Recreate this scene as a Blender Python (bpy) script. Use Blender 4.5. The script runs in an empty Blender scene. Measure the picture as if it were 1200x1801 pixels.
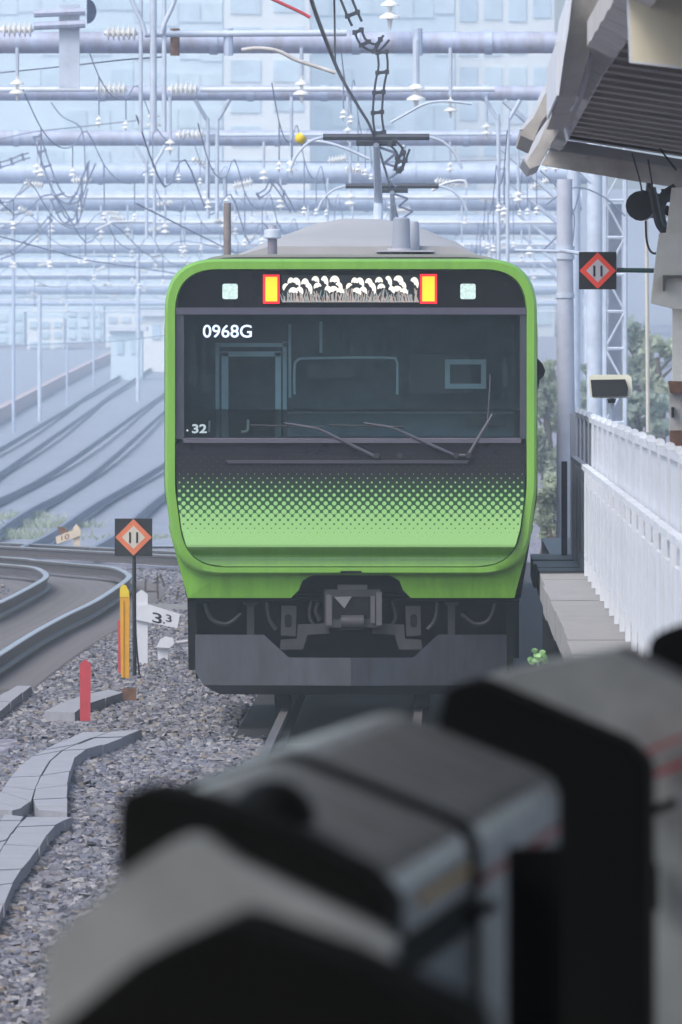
import bpy, math, random
import numpy as np
from mathutils import Vector

random.seed(7)
rng = np.random.default_rng(7)
SC = bpy.context.scene
COL = SC.collection

# ------------------------------------------------------------------ camera
F = 37740.0            # focal length in photo pixels (photo 1200 x 1801)
CAM_H = 2.8            # eye height above the rail head
VU, VV = 786.0, 631.0  # where lines parallel to the track (+Y) vanish
cam_d = bpy.data.cameras.new('camera')
cam = bpy.data.objects.new('camera', cam_d)
COL.objects.link(cam)
cam.location = (0, 0, CAM_H)
fwd = Vector(((600 - VU) / F, 1.0, (VV - 900.5) / F))
cam.rotation_euler = fwd.to_track_quat('-Z', 'Y').to_euler()
cam_d.sensor_fit = 'VERTICAL'
cam_d.sensor_height = 24.0
cam_d.sensor_width = 24.0
cam_d.lens = 24.0 * F / 1801.0
cam_d.clip_start = 0.5
cam_d.clip_end = 9000
cam_d.dof.use_dof = True
cam_d.dof.focus_distance = 172.0
cam_d.dof.aperture_fstop = cam_d.lens / 22.0
SC.camera = cam

# ------------------------------------------------------------------ sky, sun, exposure
SUN_EL, SUN_ROT = math.radians(52), math.radians(222)
w = bpy.data.worlds.new('World')
SC.world = w
w.use_nodes = True
nt = w.node_tree
nt.nodes.clear()
sky = nt.nodes.new('ShaderNodeTexSky')
sky.sky_type = 'NISHITA'
sky.sun_disc = False
sky.sun_elevation = SUN_EL
sky.sun_rotation = SUN_ROT
sky.air_density = 1.3
sky.dust_density = 3.2
sky.ozone_density = 1.5
bg = nt.nodes.new('ShaderNodeBackground')
bg.inputs['Strength'].default_value = 0.15
out = nt.nodes.new('ShaderNodeOutputWorld')
nt.links.new(sky.outputs[0], bg.inputs[0])
nt.links.new(bg.outputs[0], out.inputs[0])

sun_d = bpy.data.lights.new('sun', 'SUN')
sun_d.energy = 1.4
sun_d.angle = math.radians(28)
sun_d.color = (1.0, 0.985, 0.96)
sun = bpy.data.objects.new('sun', sun_d)
COL.objects.link(sun)
sdir = Vector((math.sin(SUN_ROT) * math.cos(SUN_EL), math.cos(SUN_ROT) * math.cos(SUN_EL), math.sin(SUN_EL)))
sun.rotation_euler = sdir.to_track_quat('Z', 'Y').to_euler()
sun.location = (0, 0, 60)

SC.view_settings.view_transform = 'Standard'
SC.view_settings.look = 'None'
SC.view_settings.gamma = 1.0
SC.view_settings.exposure = 0.55
SC.render.engine = 'CYCLES'
SC.cycles.use_denoising = True
SC.cycles.max_bounces = 6
SC.cycles.diffuse_bounces = 3
SC.cycles.glossy_bounces = 3
SC.cycles.transmission_bounces = 4
SC.cycles.transparent_max_bounces = 12
SC.cycles.volume_bounces = 2
SC.cycles.caustics_reflective = False
SC.cycles.caustics_refractive = False


# ------------------------------------------------------------------ helpers
def P(u, v, d):
    """photo pixel at depth d -> point in the place"""
    return Vector(((u - VU) * d / F, d, CAM_H + (VV - v) * d / F))


GZ = -0.25             # ballast level


def rise(d):
    return 0.0 if d < 500 else 4.0 * ((min(d, 1800) - 500) / 1000.0) ** 2 + max(0, d - 1800) * 0.0104


def ground_pt(u, v, z0=0.0):
    """photo pixel -> point on the terrain (z0 above it)"""
    lo, hi = 10.0, 2600.0
    for _ in range(60):
        m = 0.5 * (lo + hi)
        if CAM_H + (VV - v) * m / F > z0 + rise(m):
            lo = m
        else:
            hi = m
    return Vector(((u - VU) * lo / F, lo, z0 + rise(lo)))


MATS = {}


def mat(name, col, rough=0.6, metal=0.0, var=0.12, scale=4.0, bump=0.0, bscale=None, col2=None, emis=None, estr=1.0, spec=0.5, stretch=None):
    if name in MATS:
        return MATS[name]
    m = bpy.data.materials.new(name)
    m.use_nodes = True
    n = m.node_tree.nodes
    L = m.node_tree.links
    b = n['Principled BSDF']
    b.inputs['Roughness'].default_value = rough
    b.inputs['Metallic'].default_value = metal
    b.inputs['Specular IOR Level'].default_value = spec
    c = (*col, 1)
    b.inputs['Base Color'].default_value = c
    if var > 0:
        tc = n.new('ShaderNodeTexCoord')
        src = tc.outputs['Object']
        if stretch:
            mp = n.new('ShaderNodeMapping')
            mp.inputs['Scale'].default_value = stretch
            L.new(src, mp.inputs[0])
            src = mp.outputs[0]
        nz = n.new('ShaderNodeTexNoise')
        nz.inputs['Scale'].default_value = scale
        nz.inputs['Detail'].default_value = 6
        nz.inputs['Roughness'].default_value = 0.65
        L.new(src, nz.inputs['Vector'])
        cr = n.new('ShaderNodeValToRGB')
        cr.color_ramp.elements[0].position = 0.3
        cr.color_ramp.elements[1].position = 0.7
        c2 = col2 if col2 else tuple(x * (1 - 2 * var) for x in col)
        cr.color_ramp.elements[0].color = (*c2, 1)
        cr.color_ramp.elements[1].color = (*[min(1, x * (1 + var)) for x in col], 1)
        L.new(nz.outputs['Fac'], cr.inputs[0])
        L.new(cr.outputs[0], b.inputs['Base Color'])
        mr = n.new('ShaderNodeMapRange')
        mr.inputs['To Min'].default_value = max(0.02, rough - 0.12)
        mr.inputs['To Max'].default_value = min(1, rough + 0.12)
        L.new(nz.outputs['Fac'], mr.inputs['Value'])
        L.new(mr.outputs[0], b.inputs['Roughness'])
        if bump > 0:
            nb = n.new('ShaderNodeTexNoise')
            nb.inputs['Scale'].default_value = bscale or scale * 3
            nb.inputs['Detail'].default_value = 4
            L.new(src, nb.inputs['Vector'])
            bp = n.new('ShaderNodeBump')
            bp.inputs['Strength'].default_value = bump
            bp.inputs['Distance'].default_value = 0.02
            L.new(nb.outputs['Fac'], bp.inputs['Height'])
            L.new(bp.outputs[0], b.inputs['Normal'])
    if emis:
        b.inputs['Emission Color'].default_value = (*emis, 1)
        b.inputs['Emission Strength'].default_value = estr
    MATS[name] = m
    return m


class MB:
    """collects shapes in world coordinates, links them as one mesh"""

    def __init__(self):
        self.v, self.f = [], []

    def add(self, vs, fs):
        o = len(self.v)
        self.v += [tuple(p) for p in vs]
        self.f += [tuple(i + o for i in q) for q in fs]
        return self

    def box(self, c, s, rz=0.0, rx=0.0, ry=0.0):
        hx, hy, hz = s[0] / 2, s[1] / 2, s[2] / 2
        from mathutils import Euler
        R = Euler((rx, ry, rz)).to_matrix()
        vs = [Vector(c) + R @ Vector((x * hx, y * hy, z * hz)) for x in (-1, 1) for y in (-1, 1) for z in (-1, 1)]
        return self.add(vs, [(0, 1, 3, 2), (4, 6, 7, 5), (0, 4, 5, 1), (2, 3, 7, 6), (0, 2, 6, 4), (1, 5, 7, 3)])

    def prism(self, front, back):
        """two matching closed outlines"""
        n = len(front)
        fs = [tuple(range(n)), tuple(range(2 * n - 1, n - 1, -1))]
        fs += [(i, i + n, (i + 1) % n + n, (i + 1) % n) for i in range(n)]
        return self.add(list(front) + list(back), fs)

    def plate(self, poly, d, th, drift=(0, 0, 0)):
        """outline in photo pixels at depth d, real thickness th away from the viewer"""
        a = [P(u, v, d) for u, v in poly]
        b = [p + Vector((drift[0] * th, th, drift[2] * th)) for p in a]
        return self.prism(a, b)

    def tube(self, pts, r, n=8, cap=True):
        pts = [Vector(p) for p in pts]
        rings = []
        k = len(pts)
        prev = None
        for i, p in enumerate(pts):
            t = (pts[min(i + 1, k - 1)] - pts[max(i - 1, 0)])
            if t.length < 1e-9:
                t = Vector((0, 0, 1))
            t.normalize()
            ref = prev if prev is not None else (Vector((0, 0, 1)) if abs(t.z) < 0.9 else Vector((1, 0, 0)))
            a = ref - t * ref.dot(t)
            if a.length < 1e-6:
                a = Vector((1, 0, 0)) - t * t.x
            a.normalize()
            prev = a
            b = t.cross(a)
            rr = r[i] if isinstance(r, (list, tuple)) else r
            rings.append([p + a * (math.cos(2 * math.pi * j / n) * rr) + b * (math.sin(2 * math.pi * j / n) * rr) for j in range(n)])
        vs = [q for ring in rings for q in ring]
        fs = []
        for i in range(k - 1):
            for j in range(n):
                fs.append((i * n + j, i * n + (j + 1) % n, (i + 1) * n + (j + 1) % n, (i + 1) * n + j))
        if cap:
            fs.append(tuple(range(n - 1, -1, -1)))
            fs.append(tuple((k - 1) * n + j for j in range(n)))
        return self.add(vs, fs)

    def grid(self, rows):
        m = len(rows[0])
        vs = [q for r in rows for q in r]
        fs = [(i * m + j, i * m + j + 1, (i + 1) * m + j + 1, (i + 1) * m + j) for i in range(len(rows) - 1) for j in range(m - 1)]
        return self.add(vs, fs)

    def loops(self, loops, cap_first=False, cap_last=False):
        n = len(loops[0])
        vs = [q for r in loops for q in r]
        fs = [(i * n + j, i * n + (j + 1) % n, (i + 1) * n + (j + 1) % n, (i + 1) * n + j) for i in range(len(loops) - 1) for j in range(n)]
        if cap_first:
            fs.append(tuple(range(n - 1, -1, -1)))
        if cap_last:
            fs.append(tuple((len(loops) - 1) * n + j for j in range(n)))
        return self.add(vs, fs)

    def mesh(self, name, material, origin, smooth=None):
        me = bpy.data.meshes.new(name)
        o = Vector(origin)
        me.from_pydata([(p[0] - o.x, p[1] - o.y, p[2] - o.z) for p in self.v], [], self.f)
        if material:
            me.materials.append(material)
        me.validate()
        if smooth is not None:
            for p in me.polygons:
                p.use_smooth = True
            me.set_sharp_from_angle(angle=math.radians(smooth))
        me.update()
        return me

    def build(self, name, material, parent=None, origin=None, smooth=None):
        if parent is not None:
            origin = WL[parent.name]
        if origin is None:
            v = np.array(self.v)
            origin = ((v[:, 0].min() + v[:, 0].max()) / 2, (v[:, 1].min() + v[:, 1].max()) / 2, v[:, 2].min())
        me = self.mesh(name, material, origin, smooth)
        ob = bpy.data.objects.new(name, me)
        COL.objects.link(ob)
        if parent is not None:
            ob.parent = parent
        else:
            ob.location = origin
        WL[ob.name] = Vector(origin)
        return ob


WL = {}


def thing(name, label, cat, loc, group=None):
    o = bpy.data.objects.new(name, None)
    COL.objects.link(o)
    o.location = loc
    o.empty_display_size = 0.2
    WL[o.name] = Vector(loc)
    tag(o, label, cat, group)
    return o


def tag(o, label=None, cat=None, group=None, kind=None):
    if label:
        o['label'] = label
    if cat:
        o['category'] = cat
    if group:
        o['group'] = group
    if kind:
        o['kind'] = kind
    return o


def part_shared(name, me, parent, loc, scale=(1, 1, 1), rot=(0, 0, 0)):
    """a part that shares its mesh with its look-alikes; loc in world coordinates"""
    ob = bpy.data.objects.new(name, me)
    COL.objects.link(ob)
    if parent is not None:
        ob.parent = parent
        ob.location = Vector(loc) - WL[parent.name]
    else:
        ob.location = loc
    ob.scale = scale
    ob.rotation_euler = rot
    WL[ob.name] = Vector(loc)
    return ob


def round_poly(pts, n=8):
    """closed outline with corner radii: pts = (x, y, r)"""
    out = []
    k = len(pts)
    for i in range(k):
        p0 = Vector(pts[i - 1][:2])
        p = Vector(pts[i][:2])
        p1 = Vector(pts[(i + 1) % k][:2])
        r = pts[i][2]
        a, b = (p0 - p), (p1 - p)
        la, lb = a.length, b.length
        a.normalize()
        b.normalize()
        ang = a.angle(b)
        t = min(r / math.tan(ang / 2), la * 0.49, lb * 0.49) if r > 0 else 0
        s, e = p + a * t, p + b * t
        for j in range(n + 1):
            q = j / n
            out.append(tuple(s * (1 - q) ** 2 + p * 2 * q * (1 - q) + e * q * q) if t > 0 else tuple(p))
    return out


def text_mesh(body, bold=0.0):
    cu = bpy.data.curves.new('writing', 'FONT')
    cu.body = body
    cu.size = 1
    cu.offset = bold
    cu.resolution_u = 4
    ob = bpy.data.objects.new('writing_tmp', cu)
    COL.objects.link(ob)
    dg = bpy.context.evaluated_depsgraph_get()
    me = bpy.data.meshes.new_from_object(ob.evaluated_get(dg))
    bpy.data.objects.remove(ob)
    bpy.data.curves.remove(cu)
    v = np.array([p.co[:] for p in me.vertices])
    f = [tuple(p.vertices) for p in me.polygons]
    bpy.data.meshes.remove(me)
    return v, f


def writing(body, u0, v0, u1, v1, d, material, parent, name='writing', bold=0.02, shear=0.0):
    """letters that fill the given box, as thin raised print"""
    v, f = text_mesh(body, bold)
    x0, x1, y0, y1 = v[:, 0].min(), v[:, 0].max(), v[:, 1].min(), v[:, 1].max()
    mb = MB()
    vs = []
    for p in v:
        a = (p[0] - x0) / (x1 - x0)
        b = (p[1] - y0) / (y1 - y0)
        vs.append(P(u0 + a * (u1 - u0), v1 + b * (v0 - v1) + shear * a, d))
    mb.add(vs, f)
    return mb.build(name, material, parent)


# ------------------------------------------------------------------ materials
M_green = mat('leaf_green_paint', (0.19, 0.43, 0.055), 0.36, var=0.07, scale=2.5, stretch=(4, 1, 0.5))
M_apron = mat('apron_green_paint', (0.2, 0.47, 0.05), 0.4, var=0.12, scale=3, stretch=(4, 1, 0.7))
M_black = mat('black_panel', (0.008, 0.008, 0.011), 0.25, var=0.1, scale=3, spec=0.2)
M_lip = mat('grey_violet_trim', (0.13, 0.125, 0.17), 0.4, var=0.06)
M_roof = mat('roof_paint', (0.38, 0.37, 0.375), 0.6, var=0.06, scale=1.2)
M_steel = mat('stainless_side', (0.42, 0.43, 0.45), 0.35, 0.6, var=0.08)
M_skirt = mat('skirt_grey', (0.046, 0.053, 0.07), 0.5, var=0.2, scale=3, bump=0.15, col2=(0.034, 0.034, 0.04), stretch=(3, 1, 0.8))
M_under = mat('underframe_grey', (0.04, 0.038, 0.042), 0.6, var=0.2, scale=5)
M_dark = mat('underframe_black', (0.01, 0.01, 0.011), 0.8, var=0.2, spec=0.15)
M_white = mat('white_paint', (0.68, 0.71, 0.77), 0.5, var=0.07, scale=3, stretch=(1, 0.3, 0.4))
M_cream = mat('cream_paint', (0.62, 0.6, 0.54), 0.6, var=0.06)
M_teal = mat('cab_teal', (0.66, 0.8, 0.82), 0.5, var=0.08)
M_cabwall = mat('cab_wall', (0.18, 0.24, 0.27), 0.7, var=0.15)
M_rubber = mat('rubber', (0.02, 0.02, 0.022), 0.6, var=0.1)
M_signblack = mat('sign_black', (0.012, 0.012, 0.014), 0.5, var=0.1)
M_red = mat('sign_red', (0.72, 0.06, 0.035), 0.5, var=0.05)
M_orange = mat('sign_orange', (0.72, 0.2, 0.09), 0.5, var=0.06)
M_signgrey = mat('sign_grey', (0.42, 0.42, 0.47), 0.5, var=0.05)
M_pipe = mat('hazed_galvanised_pipe', (0.48, 0.56, 0.71), 0.5, 0.1, var=0.1, scale=2, stretch=(2, 1, 1))  # galvanised steel, with the pale blue of distance haze put into its colour
M_pipe_rust = mat('hazed_weathered_pipe', (0.4, 0.46, 0.62), 0.55, 0.1, var=0.2, scale=2.2, col2=(0.34, 0.34, 0.4), stretch=(2.5, 1, 1))  # brown weathering over a steel tone that carries painted haze blue
M_paleframe = mat('pale_steel', (0.56, 0.63, 0.74), 0.55, 0.0, var=0.1, scale=3)
M_insul = mat('porcelain', (0.82, 0.82, 0.8), 0.25, var=0.03)
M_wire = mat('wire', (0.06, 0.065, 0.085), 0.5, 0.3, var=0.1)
M_wire2 = mat('hazed_wire', (0.21, 0.25, 0.36), 0.6, 0.2, var=0.1)  # pale blue wire colour with distance haze painted in
M_rustmetal = mat('rust', (0.22, 0.11, 0.07), 0.8, var=0.3, scale=8)
M_conc = mat('concrete', (0.3, 0.29, 0.285), 0.85, var=0.12, scale=5, bump=0.3, bscale=30)
M_conc_d = mat('wet_timber', (0.1, 0.1, 0.115), 0.5, var=0.25, scale=6, bump=0.2)
M_lid = mat('trough_lid', (0.3, 0.3, 0.33), 0.8, var=0.1, scale=6, bump=0.25, bscale=25)
M_rail = mat('rail_steel', (0.12, 0.1, 0.1), 0.55, 0.4, var=0.2, scale=6)
M_railtop = mat('rail_head', (0.42, 0.44, 0.48), 0.4, 0.6, var=0.08)
M_sleeper = mat('sleeper', (0.2, 0.19, 0.2), 0.85, var=0.15)
M_canopy = mat('canopy_grey', (0.46, 0.445, 0.42), 0.7, var=0.2, scale=3, col2=(0.28, 0.25, 0.22), bump=0.3)
M_canopyrib = mat('canopy_rib', (0.38, 0.33, 0.285), 0.7, var=0.15, scale=2)
M_gutter = mat('gutter_pale', (0.56, 0.54, 0.52), 0.6, var=0.2, scale=4, bump=0.3)
M_beige = mat('beige_steel', (0.85, 0.82, 0.74), 0.6, var=0.07)
M_gate = mat('gate_grey', (0.48, 0.5, 0.49), 0.22, var=0.12, scale=9)
M_gateblack = mat('gate_black', (0.011, 0.011, 0.009), 0.8, var=0.1, spec=0.12)
M_gateglass = mat('gate_panel_blue', (0.2, 0.24, 0.28), 0.2, var=0.05)
M_redstripe = mat('red_stripe', (0.5, 0.05, 0.06), 0.5, var=0.05)
M_yellow = mat('yellow_paint', (0.75, 0.38, 0.02), 0.5, var=0.1, scale=6)
M_yellow2 = mat('yellow_cap', (0.8, 0.6, 0.03), 0.5, var=0.05)
M_redpost = mat('red_post', (0.55, 0.06, 0.08), 0.55, var=0.1, scale=8)
M_platform = mat('platform_floor', (0.3, 0.3, 0.3), 0.7, var=0.1)

# ------------------------------------------------------------------ terrain
def ballast_material():
    m = bpy.data.materials.new('ballast_ground')
    m.use_nodes = True
    n, L = m.node_tree.nodes, m.node_tree.links
    b = n['Principled BSDF']
    b.inputs['Roughness'].default_value = 0.85
    tc = n.new('ShaderNodeTexCoord')
    mp = n.new('ShaderNodeMapping')
    mp.inputs['Scale'].default_value = (14, 2.5, 14)
    L.new(tc.outputs['Object'], mp.inputs[0])
    vo = n.new('ShaderNodeTexVoronoi')
    vo.inputs['Scale'].default_value = 1.0
    L.new(mp.outputs[0], vo.inputs['Vector'])
    nz = n.new('ShaderNodeTexNoise')
    nz.inputs['Scale'].default_value = 0.35
    nz.inputs['Detail'].default_value = 5
    L.new(tc.outputs['Object'], nz.inputs['Vector'])
    hs = n.new('ShaderNodeSeparateColor')
    L.new(vo.outputs['Color'], hs.inputs[0])
    cr = n.new('ShaderNodeValToRGB')
    e = cr.color_ramp.elements
    e[0].color, e[1].color = (0.14, 0.14, 0.18, 1), (0.32, 0.315, 0.35, 1)
    L.new(hs.outputs[0], cr.inputs[0])
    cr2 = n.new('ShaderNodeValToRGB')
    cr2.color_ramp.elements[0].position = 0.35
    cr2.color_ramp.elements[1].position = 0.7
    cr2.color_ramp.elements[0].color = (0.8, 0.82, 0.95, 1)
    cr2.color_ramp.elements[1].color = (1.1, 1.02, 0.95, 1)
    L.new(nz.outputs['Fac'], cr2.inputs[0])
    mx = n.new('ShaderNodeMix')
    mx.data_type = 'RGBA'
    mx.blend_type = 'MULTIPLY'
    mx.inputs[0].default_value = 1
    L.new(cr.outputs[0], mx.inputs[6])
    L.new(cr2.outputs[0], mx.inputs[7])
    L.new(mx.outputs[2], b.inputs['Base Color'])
    bp = n.new('ShaderNodeBump')
    bp.inputs['Strength'].default_value = 0.8
    bp.inputs['Distance'].default_value = 0.03
    L.new(vo.outputs['Distance'], bp.inputs['Height'])
    L.new(bp.outputs[0], b.inputs['Normal'])
    return m


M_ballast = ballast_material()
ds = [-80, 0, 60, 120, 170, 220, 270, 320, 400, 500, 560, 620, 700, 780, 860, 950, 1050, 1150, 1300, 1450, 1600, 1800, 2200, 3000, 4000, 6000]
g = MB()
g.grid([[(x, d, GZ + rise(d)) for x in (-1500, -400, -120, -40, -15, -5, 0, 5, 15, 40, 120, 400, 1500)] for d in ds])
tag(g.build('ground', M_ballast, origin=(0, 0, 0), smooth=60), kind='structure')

yard = MB()
yard.grid([[(x, d, GZ + 0.03 + rise(d)) for x in (-140, -60, -25, -12, -6.5, -1.9)] for d in (345, 400, 450, 500, 560, 620, 700, 780, 860, 950, 1050, 1150, 1300, 1450)])
tag(yard.build('yard_haze_sheet', mat('hazed_ballast', (0.27, 0.3, 0.37), 0.9, var=0.12, scale=0.5, bump=0.3, bscale=3), origin=(0, 0, 0), smooth=60), kind='structure')  # pale sheet puts distance haze into the colour of the far yard

# ------------------------------------------------------------------ tracks
def offset_line(pts, o):
    out = []
    for i, p in enumerate(pts):
        t = pts[min(i + 1, len(pts) - 1)] - pts[max(i - 1, 0)]
        t.z = 0
        t.normalize()
        out.append(p + Vector((t.y, -t.x, 0)) * o)
    return out


def resample(pts, step):
    out = [pts[0].copy()]
    acc = 0.0
    for a, b in zip(pts[:-1], pts[1:]):
        L = (b - a).length
        q = step - acc
        while q <= L:
            out.append(a.lerp(b, q / L))
            q += step
        acc = (acc + L) % step if L > 0 else acc
    return out


def smooth_line(pts, k=6):
    """Catmull-Rom through the points"""
    out = []
    n = len(pts)
    for i in range(n - 1):
        p0, p1, p2, p3 = pts[max(i - 1, 0)], pts[i], pts[i + 1], pts[min(i + 2, n - 1)]
        for j in range(k):
            t = j / k
            out.append(0.5 * ((2 * p1) + (p2 - p0) * t + (2 * p0 - 5 * p1 + 4 * p2 - p3) * t * t + (3 * p1 - p0 - 3 * p2 + p3) * t ** 3))
    out.append(pts[-1].copy())
    return out


RAIL_PROFILE = [(-0.0325, 0.0), (0.0325, 0.0), (0.034, -0.035), (0.009, -0.048), (0.009, -0.125), (0.063, -0.14), (0.063, -0.152), (-0.063, -0.152), (-0.063, -0.14), (-0.009, -0.125), (-0.009, -0.048), (-0.034, -0.035)]


def rail_part(line, parent, head=True, zoff=0.0):
    loops = []
    for i, p in enumerate(line):
        t = line[min(i + 1, len(line) - 1)] - line[max(i - 1, 0)]
        t.normalize()
        s = Vector((t.y, -t.x, 0))
        loops.append([p + s * a + Vector((0, 0, b + zoff)) for a, b in RAIL_PROFILE])
    r = MB().loops(loops, True, True).build('rail', M_rail if head or head is None else mat('hazed_rail', (0.2, 0.23, 0.31), 0.6, 0.2, var=0.1), parent)  # far rails take a paler blue, distance haze put into the colour
    if not head:
        return r
    hd = MB()
    rows = []
    for i, p in enumerate(line):
        t = line[min(i + 1, len(line) - 1)] - line[max(i - 1, 0)]
        t.normalize()
        s = Vector((t.y, -t.x, 0))
        rows.append([p + s * a + Vector((0, 0, b + zoff)) for a, b in ((-0.036, -0.008), (-0.034, 0.003), (0.034, 0.003), (0.036, -0.008))])
    hd.grid(rows)
    hd.build('running_surface', M_railtop, r)
    return r


SLEEPER = MB().box((0, 0, -0.05), (2.0, 0.24, 0.14)).mesh('sleeper', M_sleeper, (0, 0, 0))


def track(label, centre, sleepers=None, sink=0.222, head=True):
    root = thing('railway_track', None, None, (centre[0].x, centre[0].y, centre[0].z))
    tag(root, label, kind='structure')
    for o in (-0.5335, 0.5335):
        rail_part(offset_line(centre, o), root, head)
    if sleepers:
        for p in resample(centre, 0.62):
            if sleepers[0] < p.y < sleepers[1]:
                part_shared('sleeper', SLEEPER, root, (p.x, p.y, p.z - sink))
    return root


def edge_x(d):
    """platform edge, a gentle curve that straightens before the train"""
    if d >= 110:
        return 0.73
    t = (110 - d) / 110.0
    return 0.73 - 0.35 * t - 1.2 * t ** 3


TXC = -0.76
tc0 = [Vector((edge_x(d) - 1.49, d, 0)) for d in list(range(0, 120, 10)) + [130, 170, 250, 400, 500]]
tc0 += [Vector((-0.76 + (d - 500) ** 2 * 2.2e-5, d, rise(d))) for d in range(560, 1500, 60)]
track('straight track the green train runs on', tc0, (150, 169), 0.245, None)

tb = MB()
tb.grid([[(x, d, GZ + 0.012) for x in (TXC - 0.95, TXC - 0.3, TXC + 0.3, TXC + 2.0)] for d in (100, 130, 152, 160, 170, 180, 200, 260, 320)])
tag(tb.build('track_shade_strip', mat('shade_dark_ballast', (0.035, 0.033, 0.036), 0.8, var=0.3, scale=6, bump=0.5, bscale=20), origin=(TXC, 160, GZ)), kind='structure')  # near-black strip paints in the shade under and beside the train
out4 = [(0, 1150), (100, 1090), (167, 1057), (213, 1027), (227, 1013), (213, 1002), (190, 996), (133, 991), (67, 985), (0, 979)]
o4 = [ground_pt(u, v) for u, v in out4]
o4 = [Vector((-4.2, 60, 0)), Vector((-4.22, 120, 0))] + o4
o4 += [Vector((o4[-1].x - 3.5, o4[-1].y + 20, 0)), Vector((o4[-1].x - 9.5, o4[-1].y + 48, 0))]
c4 = offset_line(smooth_line(o4, 5), -0.5335)
track('curving track with bright rails beside the red stake', c4, (195, 306))
c5 = [ground_pt(u, v) for u, v in ((-120, 951), (0, 957), (120, 963), (290, 972))]
c5.append(c5[-1] + (c5[-1] - c5[-2]) * 1.0)
track('rusty crossing track far behind the curving one', smooth_line(c5, 3))
far = [
    ('farthest hazy track at the foot of the pale wall', [(-60, 842), (0, 806), (133, 722), (180, 690), (267, 636), (320, 608)]),
    ('hazy middle track running under the gantries', [(-60, 930), (0, 895), (133, 824), (287, 706), (380, 640)]),
    ('hazy track behind the black diamond sign', [(100, 962), (148, 936), (213, 886), (287, 838), (420, 750), (520, 690)]),
]
for lab, px in far:
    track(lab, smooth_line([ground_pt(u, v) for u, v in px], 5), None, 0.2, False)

# ------------------------------------------------------------------ train
TD = 170.0
TX = -0.76
train = thing('commuter_train', 'green fronted commuter train with dotted black to green face', 'train', (TX, TD, 0))
S = 222.0


def T(u, v, y=0.0):
    return Vector((TX + (u - 617.5) / S, TD + y, CAM_H + (VV - v) / S))


M_green.node_tree.nodes['Principled BSDF'].inputs['Coat Weight'].default_value = 0.5
M_green.node_tree.nodes['Principled BSDF'].inputs['Coat Roughness'].default_value = 0.08


def tloop(poly, y, grow=0.0):
    return [T(u, v, y) for u, v in poly]


def inset(pts, k):
    return [(x + (k if x < 617 else -k), y + (k if y < 700 else -k), max(0, r - k)) for x, y, r in pts]


OUT = [(290, 455, 92), (945, 455, 92), (945, 860, 220), (925, 1012, 90), (310, 1012, 90), (290, 860, 220)]
INN = [(308, 473, 76), (927, 473, 76), (927, 860, 210), (908, 998, 78), (327, 998, 78), (308, 860, 210)]
outer, inner = round_poly(OUT, 10), round_poly(INN, 10)
outer_in = round_poly(inset(OUT, 5), 10)
inner2 = round_poly(inset(INN, 2), 10)
ring = MB()
ring.loops([tloop(outer, 0.16), tloop(outer, 0.035), tloop(outer_in, 0.0), tloop(inner, 0.0), tloop(inner2, 0.07)])
ring.build('front_mask', M_green, train, smooth=50)


def xlim(v, poly=inner2):
    xs = []
    n = len(poly)
    for i in range(n):
        (xa, ya), (xb, yb) = poly[i], poly[(i + 1) % n]
        if (ya - v) * (yb - v) <= 0 and abs(ya - yb) > 1e-9:
            t = (v - ya) / (yb - ya)
            xs.append(xa + t * (xb - xa))
    return (min(xs), max(xs)) if xs else (617, 618)


def strip(rows, cols=2, xl=None, xr=None):
    """rows of (v, y)"""
    g = []
    for v, y in rows:
        a, b = xlim(v)
        if xl is not None:
            a, b = max(a, xl), min(b, xr)
        g.append([T(a + (b - a) * j / (cols - 1), v, y) for j in range(cols)])
    return MB().grid(g)


strip([(v, 0.065) for v in (476, 478, 482, 488, 496, 506, 520, 541)], 2).build('upper_panel', M_black, train)
# trim ledge above the windscreen
MB().prism([T(309, 541, 0.0), T(926, 541, 0.0), T(926, 553, 0.015), T(309, 553, 0.015)], [T(309, 541, 0.07), T(926, 541, 0.07), T(926, 553, 0.08), T(309, 553, 0.08)]).build('trim_ledge', M_lip, train)
# windscreen surround and pillars
for u0, u1 in ((309, 324), (915, 926)):
    MB().prism([T(u0, 553, 0.03), T(u1, 553, 0.03), T(u1, 772, 0.03), T(u0, 772, 0.03)], [T(u0, 553, 0.1), T(u1, 553, 0.1), T(u1, 772, 0.1), T(u0, 772, 0.1)]).build('pillar', mat('pillar_dark', (0.05, 0.055, 0.075), 0.35, var=0.08), train)


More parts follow.
